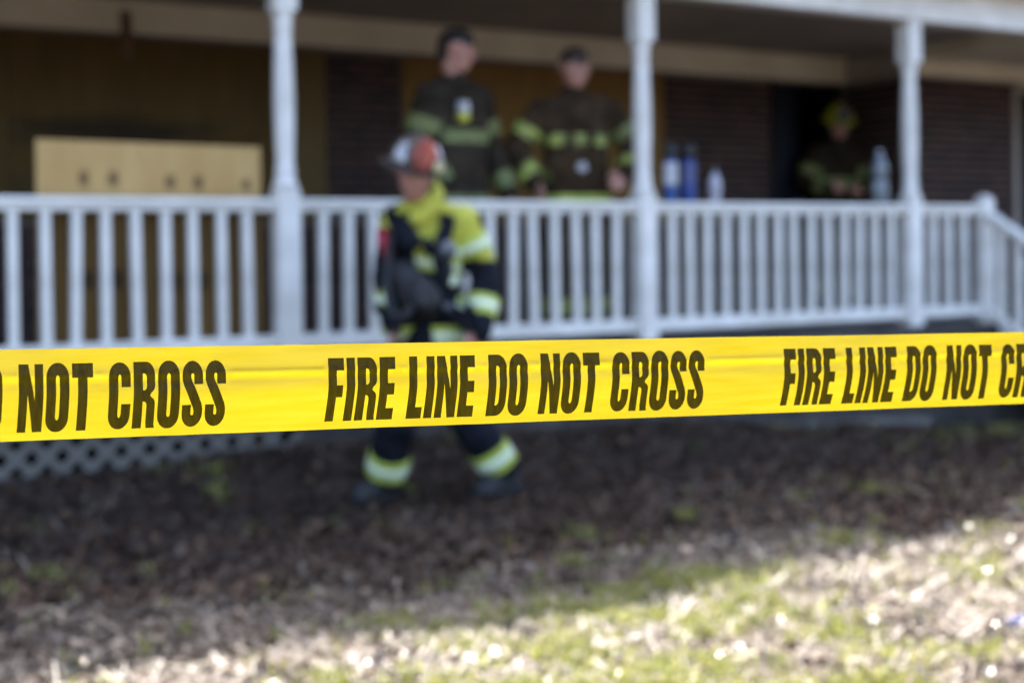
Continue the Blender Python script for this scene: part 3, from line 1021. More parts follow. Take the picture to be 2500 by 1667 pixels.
def helmet(body, c, hm, dome, brim_m, shield_m, patch=None, lampm=None):
    root = empty('helmet', (0, 0, 0))
    root.parent = body
    root.matrix_local = Matrix.Translation(c + hm @ Vector((0, 0.012, 0.055))) @ hm.to_4x4()
    v, f = [], []
    seg, rings = 32, 9
    for i in range(rings):
        t = i / (rings - 1) * math.pi / 2 * 0.97
        for k in range(seg):
            a = 2 * math.pi * k / seg
            ridge = 1 + 0.035 * (0.5 + 0.5 * math.cos(8 * a)) * math.cos(t) * (i > 1)
            v.append((0.118 * math.cos(t) * math.cos(a) * ridge, 0.140 * math.cos(t) * math.sin(a) * ridge, 0.125 * math.sin(t)))
    for i in range(rings - 1):
        for k in range(seg):
            k2 = (k + 1) % seg
            f.append((i * seg + k, i * seg + k2, (i + 1) * seg + k2, (i + 1) * seg + k))
    f.append(tuple((rings - 1) * seg + k for k in range(seg)))
    link('shell', pymesh('shell', v, f), root, M[dome], True)
    # brim, longer and lower at the back
    v, f = [], []
    for lay_ in (0.0, -0.008):
        for ring in (0, 1):
            for k in range(seg):
                a = 2 * math.pi * k / seg
                back = max(0.0, math.sin(a))
                ex = 0.0 if ring == 0 else 0.034 + 0.050 * back ** 2
                z = -0.004 - (0.0 if ring == 0 else 0.010 + 0.030 * back ** 2) + lay_
                v.append(((0.116 + ex) * math.cos(a), (0.138 + ex) * math.sin(a), z))
    for (r0, r1) in ((0, 1), (3, 2), (1, 3), (2, 0)):
        for k in range(seg):
            k2 = (k + 1) % seg
            f.append((r0 * seg + k, r0 * seg + k2, r1 * seg + k2, r1 * seg + k))
    link('brim', pymesh('brim', v, f), root, M[brim_m], True)
    # front comb with a leather shield
    sh = pymesh('front_shield', [(-0.050, -0.152, 0.000), (0.050, -0.152, 0.000), (0.062, -0.150, 0.060), (0.040, -0.128, 0.125), (0, -0.118, 0.140), (-0.040, -0.128, 0.125), (-0.062, -0.150, 0.060),
                                 (-0.050, -0.143, 0.000), (0.050, -0.143, 0.000), (0.062, -0.141, 0.060), (0.040, -0.120, 0.125), (0, -0.110, 0.140), (-0.040, -0.120, 0.125), (-0.062, -0.141, 0.060)],
                [(0, 1, 2, 3, 4, 5, 6), (13, 12, 11, 10, 9, 8, 7)] + [(i, i + 7, (i + 1) % 7 + 7, (i + 1) % 7) for i in range(7)])
    link('front_shield', sh, root, M[shield_m])
    # crest ridge along the top
    pts = [(0, -0.13 + 0.26 * i / 12, 0.012 + 0.128 * math.sqrt(max(0, 1 - ((-0.13 + 0.26 * i / 12) / 0.150) ** 2))) for i in range(13)]
    link('crest', tube_mesh('crest', pts, 0.008, 8), root, M[dome], True)
    if patch:
        for s in (-1, 1):
            vs, fs, n = [], [], 6
            for k in (1.065, 1.02):
                for i in range(n):
                    for j in range(n):
                        t = R(8 + 40 * j / (n - 1))
                        half = 17 - 5 * j / (n - 1)
                        az = R(212 + half * (2 * i / (n - 1) - 1))
                        a2 = az if s < 0 else math.pi - az
                        vs.append((0.120 * k * math.cos(t) * math.cos(a2), 0.142 * k * math.cos(t) * math.sin(a2), 0.127 * k * math.sin(t)))
            for i in range(n - 1):
                for j in range(n - 1):
                    q = (i * n + j, (i + 1) * n + j, (i + 1) * n + j + 1, i * n + j + 1)
                    fs += [q, tuple(x + n * n for x in q[::-1])]
            ring = [i * n for i in range(n)] + [(n - 1) * n + j for j in range(1, n)] + [i * n + n - 1 for i in range(n - 2, -1, -1)] + [j for j in range(n - 2, 0, -1)]
            fs += [(ring[i], ring[i - 1], ring[i - 1] + n * n, ring[i] + n * n) for i in range(len(ring))]
            me = pymesh('reflective_patch', vs, fs)
            link('reflective_patch', me, root, M[patch])
    if lampm:
        l = link('helmet_lamp', lathe_mesh('helmet_lamp', [(0.024, 0), (0.028, 0.01), (0.028, 0.05), (0.032, 0.06)], 16), root, M['plastic'], True)
        l.location = (0.050, -0.105, 0.022)
        l.rotation_euler = (R(90), 0, R(12))
        ln = link('lens', lathe_mesh('lens', [(0.027, 0.0605), (0.026, 0.066), (0.018, 0.070)], 16), l, M[lampm], True)
    # chin strap
    for s in (-1, 1):
        link('chin_strap', tube_mesh('chin_strap', [(s * 0.108, -0.01, 0.0), (s * 0.098, -0.03, -0.06), (s * 0.075, -0.06, -0.12), (s * 0.02, -0.075, -0.155)], 0.006, 6), root, M['plastic'], True)
    return root


def standing(h=1.8, wide=0.20, arms=None, lean=0.0):
    k = h / 1.8
    J = dict(head=(0, -0.02 - lean, 1.665 * k), neck=(0, 0.0 - lean * 0.8, 1.50 * k), chest=(0, 0.0 - lean * 0.5, 1.30 * k), pelvis=(0, 0, 0.97 * k),
             sh_l=(-wide, 0.0 - lean * 0.7, 1.405 * k), sh_r=(wide, -lean * 0.7, 1.405 * k),
             hip_l=(-0.09, 0, 0.93 * k), hip_r=(0.09, 0, 0.93 * k), kn_l=(-0.12, -0.02, 0.50 * k), kn_r=(0.12, -0.02, 0.50 * k),
             an_l=(-0.13, 0.03, 0.10), an_r=(0.13, 0.03, 0.10), toe_l=(-0.15, -0.15, 0.047), toe_r=(0.15, -0.15, 0.047))
    J.update(arms)
    return J


DN = (0, 0, -1)
# left man on the porch: bareheaded, looking down towards the right
J = standing(1.83, 0.19, dict(el_l=(-0.25, 0.06, 1.14), wr_l=(-0.20, -0.08, 0.90), el_r=(0.30, 0.06, 1.14), wr_r=(0.34, -0.05, 0.89)))
hmA = frame(R(44), R(9))
pA, coA, cmA, JA = build_person(hp(1.38, 0.46, DECK), AN + R(8), J, hmA,
    'bareheaded dark haired firefighter in dark coat, looking down beside the brick pier', dict(
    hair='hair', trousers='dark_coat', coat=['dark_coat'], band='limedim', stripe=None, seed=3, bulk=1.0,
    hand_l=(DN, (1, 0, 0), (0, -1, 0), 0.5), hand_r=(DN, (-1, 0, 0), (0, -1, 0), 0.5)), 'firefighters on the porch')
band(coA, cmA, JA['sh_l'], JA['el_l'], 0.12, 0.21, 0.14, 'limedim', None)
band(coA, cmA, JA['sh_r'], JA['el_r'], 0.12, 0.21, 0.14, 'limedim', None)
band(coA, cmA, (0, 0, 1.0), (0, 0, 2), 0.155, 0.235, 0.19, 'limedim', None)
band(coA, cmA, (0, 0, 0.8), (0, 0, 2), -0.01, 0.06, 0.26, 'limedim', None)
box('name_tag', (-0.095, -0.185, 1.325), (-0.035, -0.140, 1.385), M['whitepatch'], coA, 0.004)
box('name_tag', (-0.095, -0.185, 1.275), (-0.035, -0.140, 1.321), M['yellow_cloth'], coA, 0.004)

# right man on the porch: bareheaded, facing the lawn, elbows out
J = standing(1.77, 0.215, dict(el_l=(-0.37, 0.03, 1.15), wr_l=(-0.28, -0.12, 0.95), el_r=(0.37, 0.04, 1.16), wr_r=(0.27, -0.18, 0.99)))
hmB = frame(R(8), R(10))
pB, coB, cmB, JB = build_person(hp(2.215, 0.46, DECK), AN + R(-22), J, hmB,
    'bareheaded firefighter in brown coat with lime bands, facing the lawn beside the middle post', dict(
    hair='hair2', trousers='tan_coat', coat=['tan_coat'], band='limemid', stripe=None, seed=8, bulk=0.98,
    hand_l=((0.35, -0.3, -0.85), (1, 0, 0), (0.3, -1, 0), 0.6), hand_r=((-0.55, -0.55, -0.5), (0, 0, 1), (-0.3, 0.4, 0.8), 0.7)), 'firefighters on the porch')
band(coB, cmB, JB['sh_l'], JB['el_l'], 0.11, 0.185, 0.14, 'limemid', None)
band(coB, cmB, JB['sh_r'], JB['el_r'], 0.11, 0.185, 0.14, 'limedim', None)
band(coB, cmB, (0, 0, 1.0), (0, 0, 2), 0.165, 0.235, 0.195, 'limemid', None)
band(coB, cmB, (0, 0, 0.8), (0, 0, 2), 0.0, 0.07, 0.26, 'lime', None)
bk = link('buckle', lathe_mesh('buckle', [(0.030, 0), (0.032, 0.006), (0.026, 0.014), (0.010, 0.018)], 16), coB, M['whitepatch'], True)
bk.location = (0.0, -0.185, 1.03)
bk.rotation_euler = (R(90), 0, 0)
for sx in (-0.055, 0.075):
    box('storm_flap', (sx - 0.022, -0.160, 0.90), (sx + 0.022, -0.125, 1.33), M['tan_coat'], coB, 0.008)

# yellow-helmeted man in the dark doorway; its shade is painted into coat and bands
J = standing(1.75, 0.20, dict(el_l=(-0.30, -0.02, 1.13), wr_l=(-0.18, -0.24, 1.05), el_r=(0.28, 0.0, 1.13), wr_r=(0.16, -0.24, 1.03)), lean=0.08)
hmC = frame(R(-10), R(18))
pC, coC, cmC, JC = build_person(hp(6.36, WALL - 0.10, DECK), AN + R(-18), J, hmC,
    'firefighter in yellow helmet standing in the dark doorway', dict(
    hair=None, trousers='shaded_coat', coat=['shaded_coat'], band='limedim', stripe=None, seed=5,
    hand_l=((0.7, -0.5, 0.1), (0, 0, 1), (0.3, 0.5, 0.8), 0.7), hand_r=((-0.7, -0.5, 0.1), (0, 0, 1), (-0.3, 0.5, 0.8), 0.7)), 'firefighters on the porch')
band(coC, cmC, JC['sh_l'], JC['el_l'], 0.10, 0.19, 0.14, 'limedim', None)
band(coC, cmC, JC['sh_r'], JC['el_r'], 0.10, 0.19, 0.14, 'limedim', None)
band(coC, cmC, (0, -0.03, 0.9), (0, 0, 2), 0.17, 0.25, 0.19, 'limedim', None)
helmet(pC, JC['head'], hmC, 'helmet_yellow', 'helmet_yellow', 'plastic')

# ------------------------------------------------------------------ the firefighter walking across the lawn
WX, WY = -0.42, 6.80
WZ = gz(WX, WY)
S = 510.6


def wp(px, py, dy=0.0):
    """a point near the walker, from its side and height seen square on at his distance"""
    k = (WY + dy) / 3472.0
    return Vector(((px - 1250) * k - (py - 630) * k * 0.0148 - WX, dy, CAMH + (629 - py) * k - (px - 1250) * k * 0.0148 - 0.012))


J = dict(head=(-0.030, -0.18, 1.550), neck=(-0.015, -0.05, 1.410), chest=(-0.003, -0.03, 1.19), pelvis=(0.012, 0.03, 0.735),
         sh_l=(-0.135, 0.03, 1.325), sh_r=(0.190, -0.06, 1.325), el_l=(-0.175, 0.04, 1.07), wr_l=(-0.130, -0.12, 0.845),
         el_r=(0.295, 0.0, 1.06), wr_r=(0.26, -0.14, 0.815), hip_l=(-0.071, 0.03, 0.699), hip_r=(0.096, 0.03, 0.696),
         kn_l=(-0.13, -0.22, 0.395), kn_r=(0.215, -0.08, 0.375), an_l=(-0.196, -0.08, 0.105), an_r=(0.375, 0.0, 0.120),
         toe_l=(-0.300, -0.20, 0.047), toe_r=(0.268, -0.10, 0.047))


def walker_rule(p):
    """yellow shoulders and chest, black from the ribs down and on the forearms, plus a painted chin shadow"""
    if p.x < -0.115:
        return 0 if p.z > 1.30 else 1
    if p.x < -0.052 and p.z < 1.37:  # black strip puts the chin's shadow into the coat colour
        return 1
    if p.z > (1.145 if p.x > 0.10 else 1.19 + 0.03 * math.sin(p.x * 40)):
        return 0
    return 1


hmW = frame(R(22), R(20), R(3))
pW, coW, cmW, JW = build_person((WX, WY, WZ), 0.0, J, hmW,
    'firefighter walking over the lawn in a yellow and black coat and sooty helmet', dict(
    hair=None, trousers='black_cloth', coat=['yellow_cloth', 'black_cloth'], coat_rule=walker_rule, band='lime', stripe='silver', seed=4, bulk=0.86,
    cuff_shift=-0.05,
    hand_l=((-0.2, -0.3, -0.9), (1, 0, 0), (0.2, -1, 0), 0.8), hand_r=((-0.35, -0.3, -0.9), (-1, 0, 0), (-0.6, -0.8, 0), 0.8)))
helmet(pW, JW['head'], hmW, 'helmet_dark', 'helmet_dark', 'orange', 'whitepatch', 'lamp')
# sleeve, chest and hem bands
band(coW, cmW, JW['sh_r'], JW['el_r'], 0.075, 0.165, 0.135, 'lime', 'silver')
band(coW, cmW, (JW['chest'].x, JW['chest'].y, 1.0), (JW['chest'].x + 0.22, JW['chest'].y, 2.0), 0.10, 0.175, 0.16, 'lime', 'silver')
band(coW, cmW, (JW['pelvis'].x, JW['pelvis'].y, 0.5), (JW['pelvis'].x, JW['pelvis'].y, 2.0), 0.235, 0.335, 0.27, 'lime', 'silver')
# collar flap
link('collar', tube_mesh('collar', [wp(1000, 535, -0.17), wp(1025, 525, -0.16), wp(1052, 498, -0.10), wp(1068, 465, -0.04), wp(1058, 440, 0.05)],
                         [0.022, 0.036, 0.040, 0.036, 0.022], 10), coW, M['yellow_cloth'], True)
# breathing set: harness, cylinder on the back, mask, gauge and radio
scba = empty('breathing_set', (0, 0, 0))
scba.parent = pW


def wtube(nm, pts, r, m, seg=8):
    return link(nm, tube_mesh(nm, pts, r, seg), scba, M[m], True)


def strap(nm, pts, w, m, off=0.012):
    """flat webbing laid on the coat: each point is pulled onto the cloth"""
    from mathutils.bvhtree import BVHTree
    pts = [Vector(p) for p in pts]
    v, f = [], []
    dense = []
    for a, b in zip(pts[:-1], pts[1:]):
        for i in range(5):
            dense.append(a.lerp(b, i / 5))
    dense.append(pts[-1])
    proj = []
    for p in dense:
        q, nn, _, _ = TREE.find_nearest(p)
        proj.append((q + nn * off, nn))
    for i, (p, nn) in enumerate(proj):
        t = (proj[min(i + 1, len(proj) - 1)][0] - proj[max(i - 1, 0)][0]).normalized()
        s = t.cross(nn).normalized() * w / 2
        h = nn * 0.004
        v += [p - s, p + s, p + s + h, p - s + h]
    for i in range(len(proj) - 1):
        for k in range(4):
            f.append((i * 4 + k, i * 4 + (k + 1) % 4, (i + 1) * 4 + (k + 1) % 4, (i + 1) * 4 + k))
    f += [(3, 2, 1, 0), tuple((len(proj) - 1) * 4 + k for k in range(4))]
    return link(nm, pymesh(nm, v, f), scba, M[m])


from mathutils.bvhtree import BVHTree
bmt = bmesh.new()
bmt.from_mesh(cmW)
TREE = BVHTree.FromBMesh(bmt)
strap('shoulder_strap', [wp(1088, 500, 0.06), wp(1092, 520, -0.12), wp(1085, 600, -0.28), wp(1090, 700, -0.30), wp(1100, 800, -0.25)], 0.072, 'black_cloth')
strap('shoulder_strap', [wp(968, 510, 0.06), wp(965, 545, -0.18), wp(958, 620, -0.26), wp(955, 720, -0.26), wp(960, 830, -0.25)], 0.072, 'black_cloth')
strap('waist_belt', [wp(905, 745, 0.1), wp(925, 745, -0.2), wp(1030, 750, -0.35), wp(1130, 745, -0.3), wp(1160, 745, 0.0)], 0.045, 'black_cloth')
strap('hem_strap', [wp(985, 740, -0.3), wp(982, 800, -0.3), wp(980, 860, -0.3)], 0.03, 'plastic')
strap('hem_strap', [wp(1090, 740, -0.3), wp(1092, 800, -0.3), wp(1094, 860, -0.3)], 0.03, 'plastic')
wtube('cylinder', [wp(1060, 520, 0.22), wp(1060, 540, 0.22), wp(1065, 780, 0.25), wp(1065, 800, 0.25)], [0.04, 0.075, 0.075, 0.04], 'plastic', 16)
# face mask hanging on the chest
mk = link('face_mask', capsules_mesh([(wp(985, 660, -0.20), 0.07, wp(1030, 725, -0.22), 0.095), (wp(1020, 690, -0.28), 0.04, wp(1028, 735, -0.30), 0.035), (wp(960, 640, -0.16), 0.05, wp(990, 690, -0.2), 0.06)], 0.012, 2), scba, M['rubber'])
wtube('breathing_hose', [wp(1005, 740, -0.32), wp(985, 770, -0.34), wp(960, 760, -0.33), wp(945, 700, -0.26), wp(950, 620, -0.22), wp(965, 540, -0.18)], 0.020, 'rubber', 10)
# added black flap, darkens the collar below the painted chin shadow
link('added_dark_flap', capsules_mesh([(wp(985, 540, -0.20), 0.035, wp(1000, 580, -0.22), 0.055), (wp(955, 520, -0.14), 0.03, wp(985, 560, -0.20), 0.045), (wp(1045, 580, -0.20), 0.02, wp(1050, 605, -0.20), 0.028)], 0.012, 2), scba, M['black_cloth'])
wtube('pressure_gauge', [wp(1093, 596, -0.27), wp(1095, 612, -0.30)], [0.042, 0.038], 'grey', 14)
wtube('gauge_hose', [wp(1095, 615, -0.29), wp(1100, 650, -0.30), wp(1092, 690, -0.30)], 0.016, 'rubber', 8)
wtube('buckle', [wp(1104, 668, -0.28), wp(1106, 690, -0.28)], [0.030, 0.026], 'silver', 10)
wtube('buckle', [wp(1092, 733, -0.27), wp(1094, 748, -0.27)], [0.022, 0.020], 'grey', 10)
wtube('flashlight', [wp(935, 555, -0.12), wp(938, 575, -0.14), wp(952, 625, -0.17)], [0.030, 0.036, 0.026], 'red', 12)
wtube('flashlight', [wp(953, 629, -0.17), wp(957, 662, -0.18)], [0.020, 0.018], 'batten', 12)
bmt.free()

# ------------------------------------------------------------------ barrier tape with its printed letters
TD = Vector((0.945, 0.327, 0)).normalized()
TN = Vector((TD.y, -TD.x, 0))                 # towards the camera
TL = Vector((-0.4145, 1.1471, 0))
TW = 0.0765


def tape_pt(s, t):
    """s metres along the tape, t metres down from its upper edge"""
    x = t / TW
    zt = 1.0818 - 0.0168 * s + 0.0005 * noise.noise(Vector((s * 7, 3.0, 0))) + 0.0002 * noise.noise(Vector((s * 40, 5.0, x)))
    c = 0.27 + 0.02 * math.sin(3.1 * s + 0.7)
    o = 0.0018 * math.sin(math.pi * x)
    o += 0.0009 * math.exp(-((x - c) / 0.032) ** 2) - 0.0008 * math.exp(-((x - c - 0.085) / 0.045) ** 2)
    o += 0.0012 * math.sin(9 * s + 2 * x) * x + 0.0005 * math.sin(23 * s + 5 * x)
    o += 0.0010 * noise.noise(Vector((s * 6, x * 3.0, 1.0))) + 0.00025 * noise.noise(Vector((s * 30 + x * 9, x * 5.0, 4.0)))
    return TL + TD * s + TN * o + Vector((0, 0, zt - t * (1 - 0.03 * x * x)))


STEM, ARM = 0.148, 0.195


def arc(cx, cy, rx, ry, a0, a1, n=8):
    return [(cx + rx * math.cos(R(a0 + (a1 - a0) * i / n)), cy + ry * math.sin(R(a0 + (a1 - a0) * i / n))) for i in range(n + 1)]


def rrect(x0, y0, x1, y1, rx, ry):
    return (arc(x1 - rx, y0 + ry, rx, ry, -90, 0) + arc(x1 - rx, y1 - ry, rx, ry, 0, 90)
            + arc(x0 + rx, y1 - ry, rx, ry, 90, 180) + arc(x0 + rx, y0 + ry, rx, ry, 180, 270))


def s_outline():
    top = arc(0.165, 0.79, 0.095, 0.120, 0, 180, 10)
    bot = arc(0.165, 0.21, 0.095, 0.120, 0, -180, 10)
    mid = [(0.072, 0.73), (0.090, 0.665), (0.125, 0.59), (0.165, 0.50), (0.205, 0.41), (0.240, 0.335), (0.258, 0.27)]
    ctrl = [(0.260, 0.655), (0.260, 0.72)] + top + mid + bot + [(0.070, 0.28), (0.070, 0.345)]
    L, Rr = [], []
    for i, p in enumerate(ctrl):
        a, b = ctrl[max(i - 1, 0)], ctrl[min(i + 1, len(ctrl) - 1)]
        tx, ty = b[0] - a[0], b[1] - a[1]
        ln = math.hypot(tx, ty)
        nx_, ny_ = -ty / ln, tx / ln
        L.append((p[0] + nx_ * 0.072, p[1] + ny_ * 0.095))
        Rr.append((p[0] - nx_ * 0.072, p[1] - ny_ * 0.095))
    return L + Rr[::-1]


def c_outline(w=0.345):
    out = [(w, 0.635)] + arc(w - 0.165, 0.78, 0.165, 0.22, 0, 90) + arc(0.165, 0.78, 0.165, 0.22, 90, 180)
    out += arc(0.165, 0.22, 0.165, 0.22, 180, 270) + arc(w - 0.165, 0.22, 0.165, 0.22, 270, 360) + [(w, 0.385), (w - STEM, 0.385)]
    out += arc(w / 2, 0.25, w / 2 - STEM, 0.075, 0, -180)
    out += arc(w / 2, 0.75, w / 2 - STEM, 0.075, 180, 0) + [(w - STEM, 0.635)]
    return out


G = {
    'I': (STEM, [[(0, 0), (STEM, 0), (STEM, 1), (0, 1)]], []),
    'L': (0.27, [[(0, 0), (0.27, 0), (0.27, 0.19), (STEM, 0.19), (STEM, 1), (0, 1)]], []),
    'E': (0.285, [[(0, 0), (0.285, 0), (0.285, 0.19), (STEM, 0.19), (STEM, 0.41), (0.265, 0.41), (0.265, 0.595), (STEM, 0.595), (STEM, 0.81), (0.28, 0.81), (0.28, 1), (0, 1)]], []),
    'F': (0.275, [[(0, 0), (STEM, 0), (STEM, 0.39), (0.255, 0.39), (0.255, 0.58), (STEM, 0.58), (STEM, 0.81), (0.275, 0.81), (0.275, 1), (0, 1)]], []),
    'T': (0.325, [[(0.088, 0), (0.237, 0), (0.237, 0.79), (0.325, 0.79), (0.325, 1), (0, 1), (0, 0.79), (0.088, 0.79)]], []),
    'N': (0.375, [[(0, 0), (0.132, 0), (0.132, 0.56), (0.233, 0), (0.375, 0), (0.375, 1), (0.243, 1), (0.243, 0.47), (0.150, 1), (0, 1)]], []),
    'D': (0.345, [[(0, 0), (0.17, 0)] + arc(0.175, 0.22, 0.17, 0.22, -85, 0) + arc(0.175, 0.78, 0.17, 0.22, 0, 85) + [(0.17, 1), (0, 1)]],
          [[(STEM, 0.18), (0.16, 0.18)] + arc(0.165, 0.25, 0.045, 0.07, -80, 0) + arc(0.165, 0.75, 0.045, 0.07, 0, 80) + [(0.16, 0.82), (STEM, 0.82)]]),
    'O': (0.352, [rrect(0, -0.012, 0.352, 1.012, 0.168, 0.22)], [rrect(STEM, 0.17, 0.352 - STEM, 0.83, 0.027, 0.06)]),
    'C': (0.345, [c_outline()], []),
    'S': (0.33, [s_outline()], []),
    'R': (0.345, [[(0, 0), (STEM, 0), (STEM, 0.41), (0.165, 0.41)] + arc(0.165, 0.345, 0.045, 0.065, 80, 0, 4) + [(0.21, 0.10), (0.222, 0), (0.357, 0), (0.345, 0.06)]
                   + [(0.343, 0.34)] + arc(0.255, 0.38, 0.088, 0.10, 10, 70, 4) + [(0.262, 0.502)] + arc(0.225, 0.66, 0.118, 0.13, -60, 0, 5)
                   + arc(0.205, 0.80, 0.138, 0.20, 0, 88, 8) + [(0, 1)]],
          [[(STEM, 0.58), (0.165, 0.58)] + arc(0.165, 0.65, 0.045, 0.07, -80, 0, 4) + arc(0.165, 0.76, 0.045, 0.07, 0, 80, 4) + [(0.165, 0.83), (STEM, 0.83)]]),
}


def densify(poly, step=0.09):
    out = []
    n = len(poly)
    for i in range(n):
        a, b = poly[i], poly[(i + 1) % n]
        d = math.hypot(b[0] - a[0], b[1] - a[1])
        if d < 1e-6:
            continue
        k = max(1, math.ceil(d / step))
        for j in range(k):
            out.append((a[0] + (b[0] - a[0]) * j / k, a[1] + (b[1] - a[1]) * j / k))
    # drop doubles
    res = []
    for p in out:
        if not res or math.hypot(p[0] - res[-1][0], p[1] - res[-1][1]) > 1e-4:
            res.append(p)
    if math.hypot(res[0][0] - res[-1][0], res[0][1] - res[-1][1]) < 1e-4:
        res.pop()
    return res


TEXT = 'FIRE LINE DO NOT CROSS'
GAP, SPACE = 0.044, 0.20
CAPH = TW * 0.745
tw_units = 0
for ch in TEXT:
    tw_units += SPACE if ch == ' ' else G[ch][0] + GAP
TLEN = 0.365
XS = TLEN / (tw_units * CAPH)
PERIOD = 0.4485
T_TOP = 0.158


def ink(s0, gx, gy):
    """glyph units to tape metres; the print leans over in its lower half, more to the right"""
    t = T_TOP * TW + (1 - gy) * CAPH
    lean = max(0.0, 0.60 - gy) ** 1.3
    k = 0.055 + 0.085 * min(max(s0, 0), 1.1)
    if s0 < 0:
        s0 -= 0.0022
    stretch = 0.95 if s0 > 0.6 else 1.0           # the film is pulled less tight further along
    return (s0 + gx * CAPH * XS * stretch - lean * k * CAPH * 1.6, t)


m, nt, b = mat('yellow_tape_film')
r, n = noise_mix(nt, (0.222, 0.174, 0.0036), (0.245, 0.196, 0.008), 5, stretch=(3, 3, 30))
tl = nt.nodes.new('ShaderNodeBsdfTranslucent')
nt.links.new(r.outputs['Color'], b.inputs['Base Color'])
nt.links.new(r.outputs['Color'], tl.inputs['Color'])
b.inputs['Roughness'].default_value = 0.24
b.inputs['Specular IOR Level'].default_value = 0.5
ms = nt.nodes.new('ShaderNodeMixShader')
ms.inputs['Fac'].default_value = 0.62
nt.links.new(b.outputs[0], ms.inputs[1])
nt.links.new(tl.outputs[0], ms.inputs[2])
nt.links.new(ms.outputs[0], nt.nodes['Material Output'].inputs['Surface'])
M['tape'] = m
m, nt, b = mat('black_print_on_film')
r, n = noise_mix(nt, (0.009, 0.0072, 0.0003), (0.017, 0.0130, 0.0004), 110, stretch=(3, 3, 0.6), lo=0.3, hi=0.75)
tl = nt.nodes.new('ShaderNodeBsdfTranslucent')
nt.links.new(r.outputs['Color'], tl.inputs['Color'])
b.inputs['Base Color'].default_value = (0.008, 0.006, 0.003, 1)
b.inputs['Roughness'].default_value = 0.30
ms = nt.nodes.new('ShaderNodeMixShader')
ms.inputs['Fac'].default_value = 0.85
nt.links.new(b.outputs[0], ms.inputs[1])
nt.links.new(tl.outputs[0], ms.inputs[2])
nt.links.new(ms.outputs[0], nt.nodes['Material Output'].inputs['Surface'])
M['ink'] = m

S0, S1 = -1.10, 2.30
tv, tedges, tfaces, finfo = [], [], [], []
trows = [0, 0.04, 0.09, 0.14, 0.18, 0.21, 0.235, 0.25, 0.265, 0.28, 0.295, 0.31, 0.33, 0.35, 0.37, 0.40, 0.45, 0.52, 0.60, 0.70, 0.80, 0.90, 0.96, 1.0]
nrow = len(trows)
s = S0
ncols = int(round((S1 - S0) / 0.0125))
for i in range(ncols + 1):
    for t in trows:
        tv.append((S0 + (S1 - S0) * i / ncols, t * TW))
tape_border = [(i * nrow, (i + 1) * nrow) for i in range(ncols)] + [(i * nrow + nrow - 1, (i + 1) * nrow + nrow - 1) for i in range(ncols)]
letters = []
for kblock in range(-2, 4):
    s0 = 0.268 + kblock * PERIOD
    x = 0.0
    for ch in TEXT:
        if ch == ' ':
            x += SPACE
            continue
        w, outs, holes = G[ch]
        li = len(letters)
        letters.append(ch)
        for poly, hole in [(p, False) for p in outs] + [(p, True) for p in holes]:
            idx = []
            for (gx, gy) in densify(poly):
                idx.append(len(tv))
                tv.append(ink(s0, gx + x, gy))
            ar = sum(tv[idx[i - 1]][0] * tv[idx[i]][1] - tv[idx[i]][0] * tv[idx[i - 1]][1] for i in range(len(idx)))
            tfaces.append(idx if ar > 0 else idx[::-1])
            finfo.append((li, hole))
        x += w + GAP
ov, oe, of, ovi, oei, ofi = delaunay_2d_cdt([Vector(p) for p in tv], tape_border, tfaces, 0, 1e-7, True)
film, ink_faces = [], {}
for face, ids in zip(of, ofi):
    inside = None
    cut = False
    for k in ids:
        li, hole = finfo[k]
        if hole:
            cut = True
        else:
            inside = li
    if inside is not None and not cut:
        ink_faces.setdefault(inside, []).append(face)
    else:
        film.append(face)


def sub_mesh(name, faces):
    used = {}
    v, f = [], []
    for fc in faces:
        g = []
        for i in fc:
            if i not in used:
                used[i] = len(v)
                v.append(tape_pt(ov[i].x, ov[i].y) - TORG)
            g.append(used[i])
        f.append(g)
    me = pymesh(name, v, f)
    me.shade_smooth()
    return me


TORG = TL.copy()
TORG.z = 1.04
tape = link('barrier_tape', sub_mesh('barrier_tape', film), None, M['tape'])
tape.location = TORG
tag(tape, 'yellow fire line tape with dark capital letters stretched across the front', 'tape')
for li, faces in ink_faces.items():
    link('letter', sub_mesh('letter', faces), tape, M['ink'])

# ------------------------------------------------------------------ litter and grass on the lawn
def gz_arr(P):
    return np.array([gz(x, y) for x, y in P])


def patch(x, y):
    return vnoise(x, y, 0.75, 21) + 0.6 * vnoise(x, y, 1.9, 22) + 0.35 * vnoise(x, y, 4.5, 23)


def scatter(n, x0, x1, y0, y1, dens):
    out = []
    while len(out) < n:
        x, y = random.uniform(x0, x1), random.uniform(y0, y1)
        q = Vector((x, y, 0)) - P0
        if q.dot(DV) > -0.13:
            continue
        if random.random() < dens(x, y):
            out.append((x, y))
    return out


def sunny(x, y):
    q = Vector((x, y, 0)) - P0
    return q.dot(DV) < -2.6


def shade_zone(x, y):
    """ground along the porch whose leaves carry the shade of the house in their colour, with a ragged front edge"""
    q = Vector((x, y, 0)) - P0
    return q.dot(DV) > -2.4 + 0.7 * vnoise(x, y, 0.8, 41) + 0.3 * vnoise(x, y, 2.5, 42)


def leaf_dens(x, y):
    if shade_zone(x, y):
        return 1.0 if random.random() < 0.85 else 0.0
    return min(1, max(0.12, 0.75 - 0.9 * patch(x, y)))


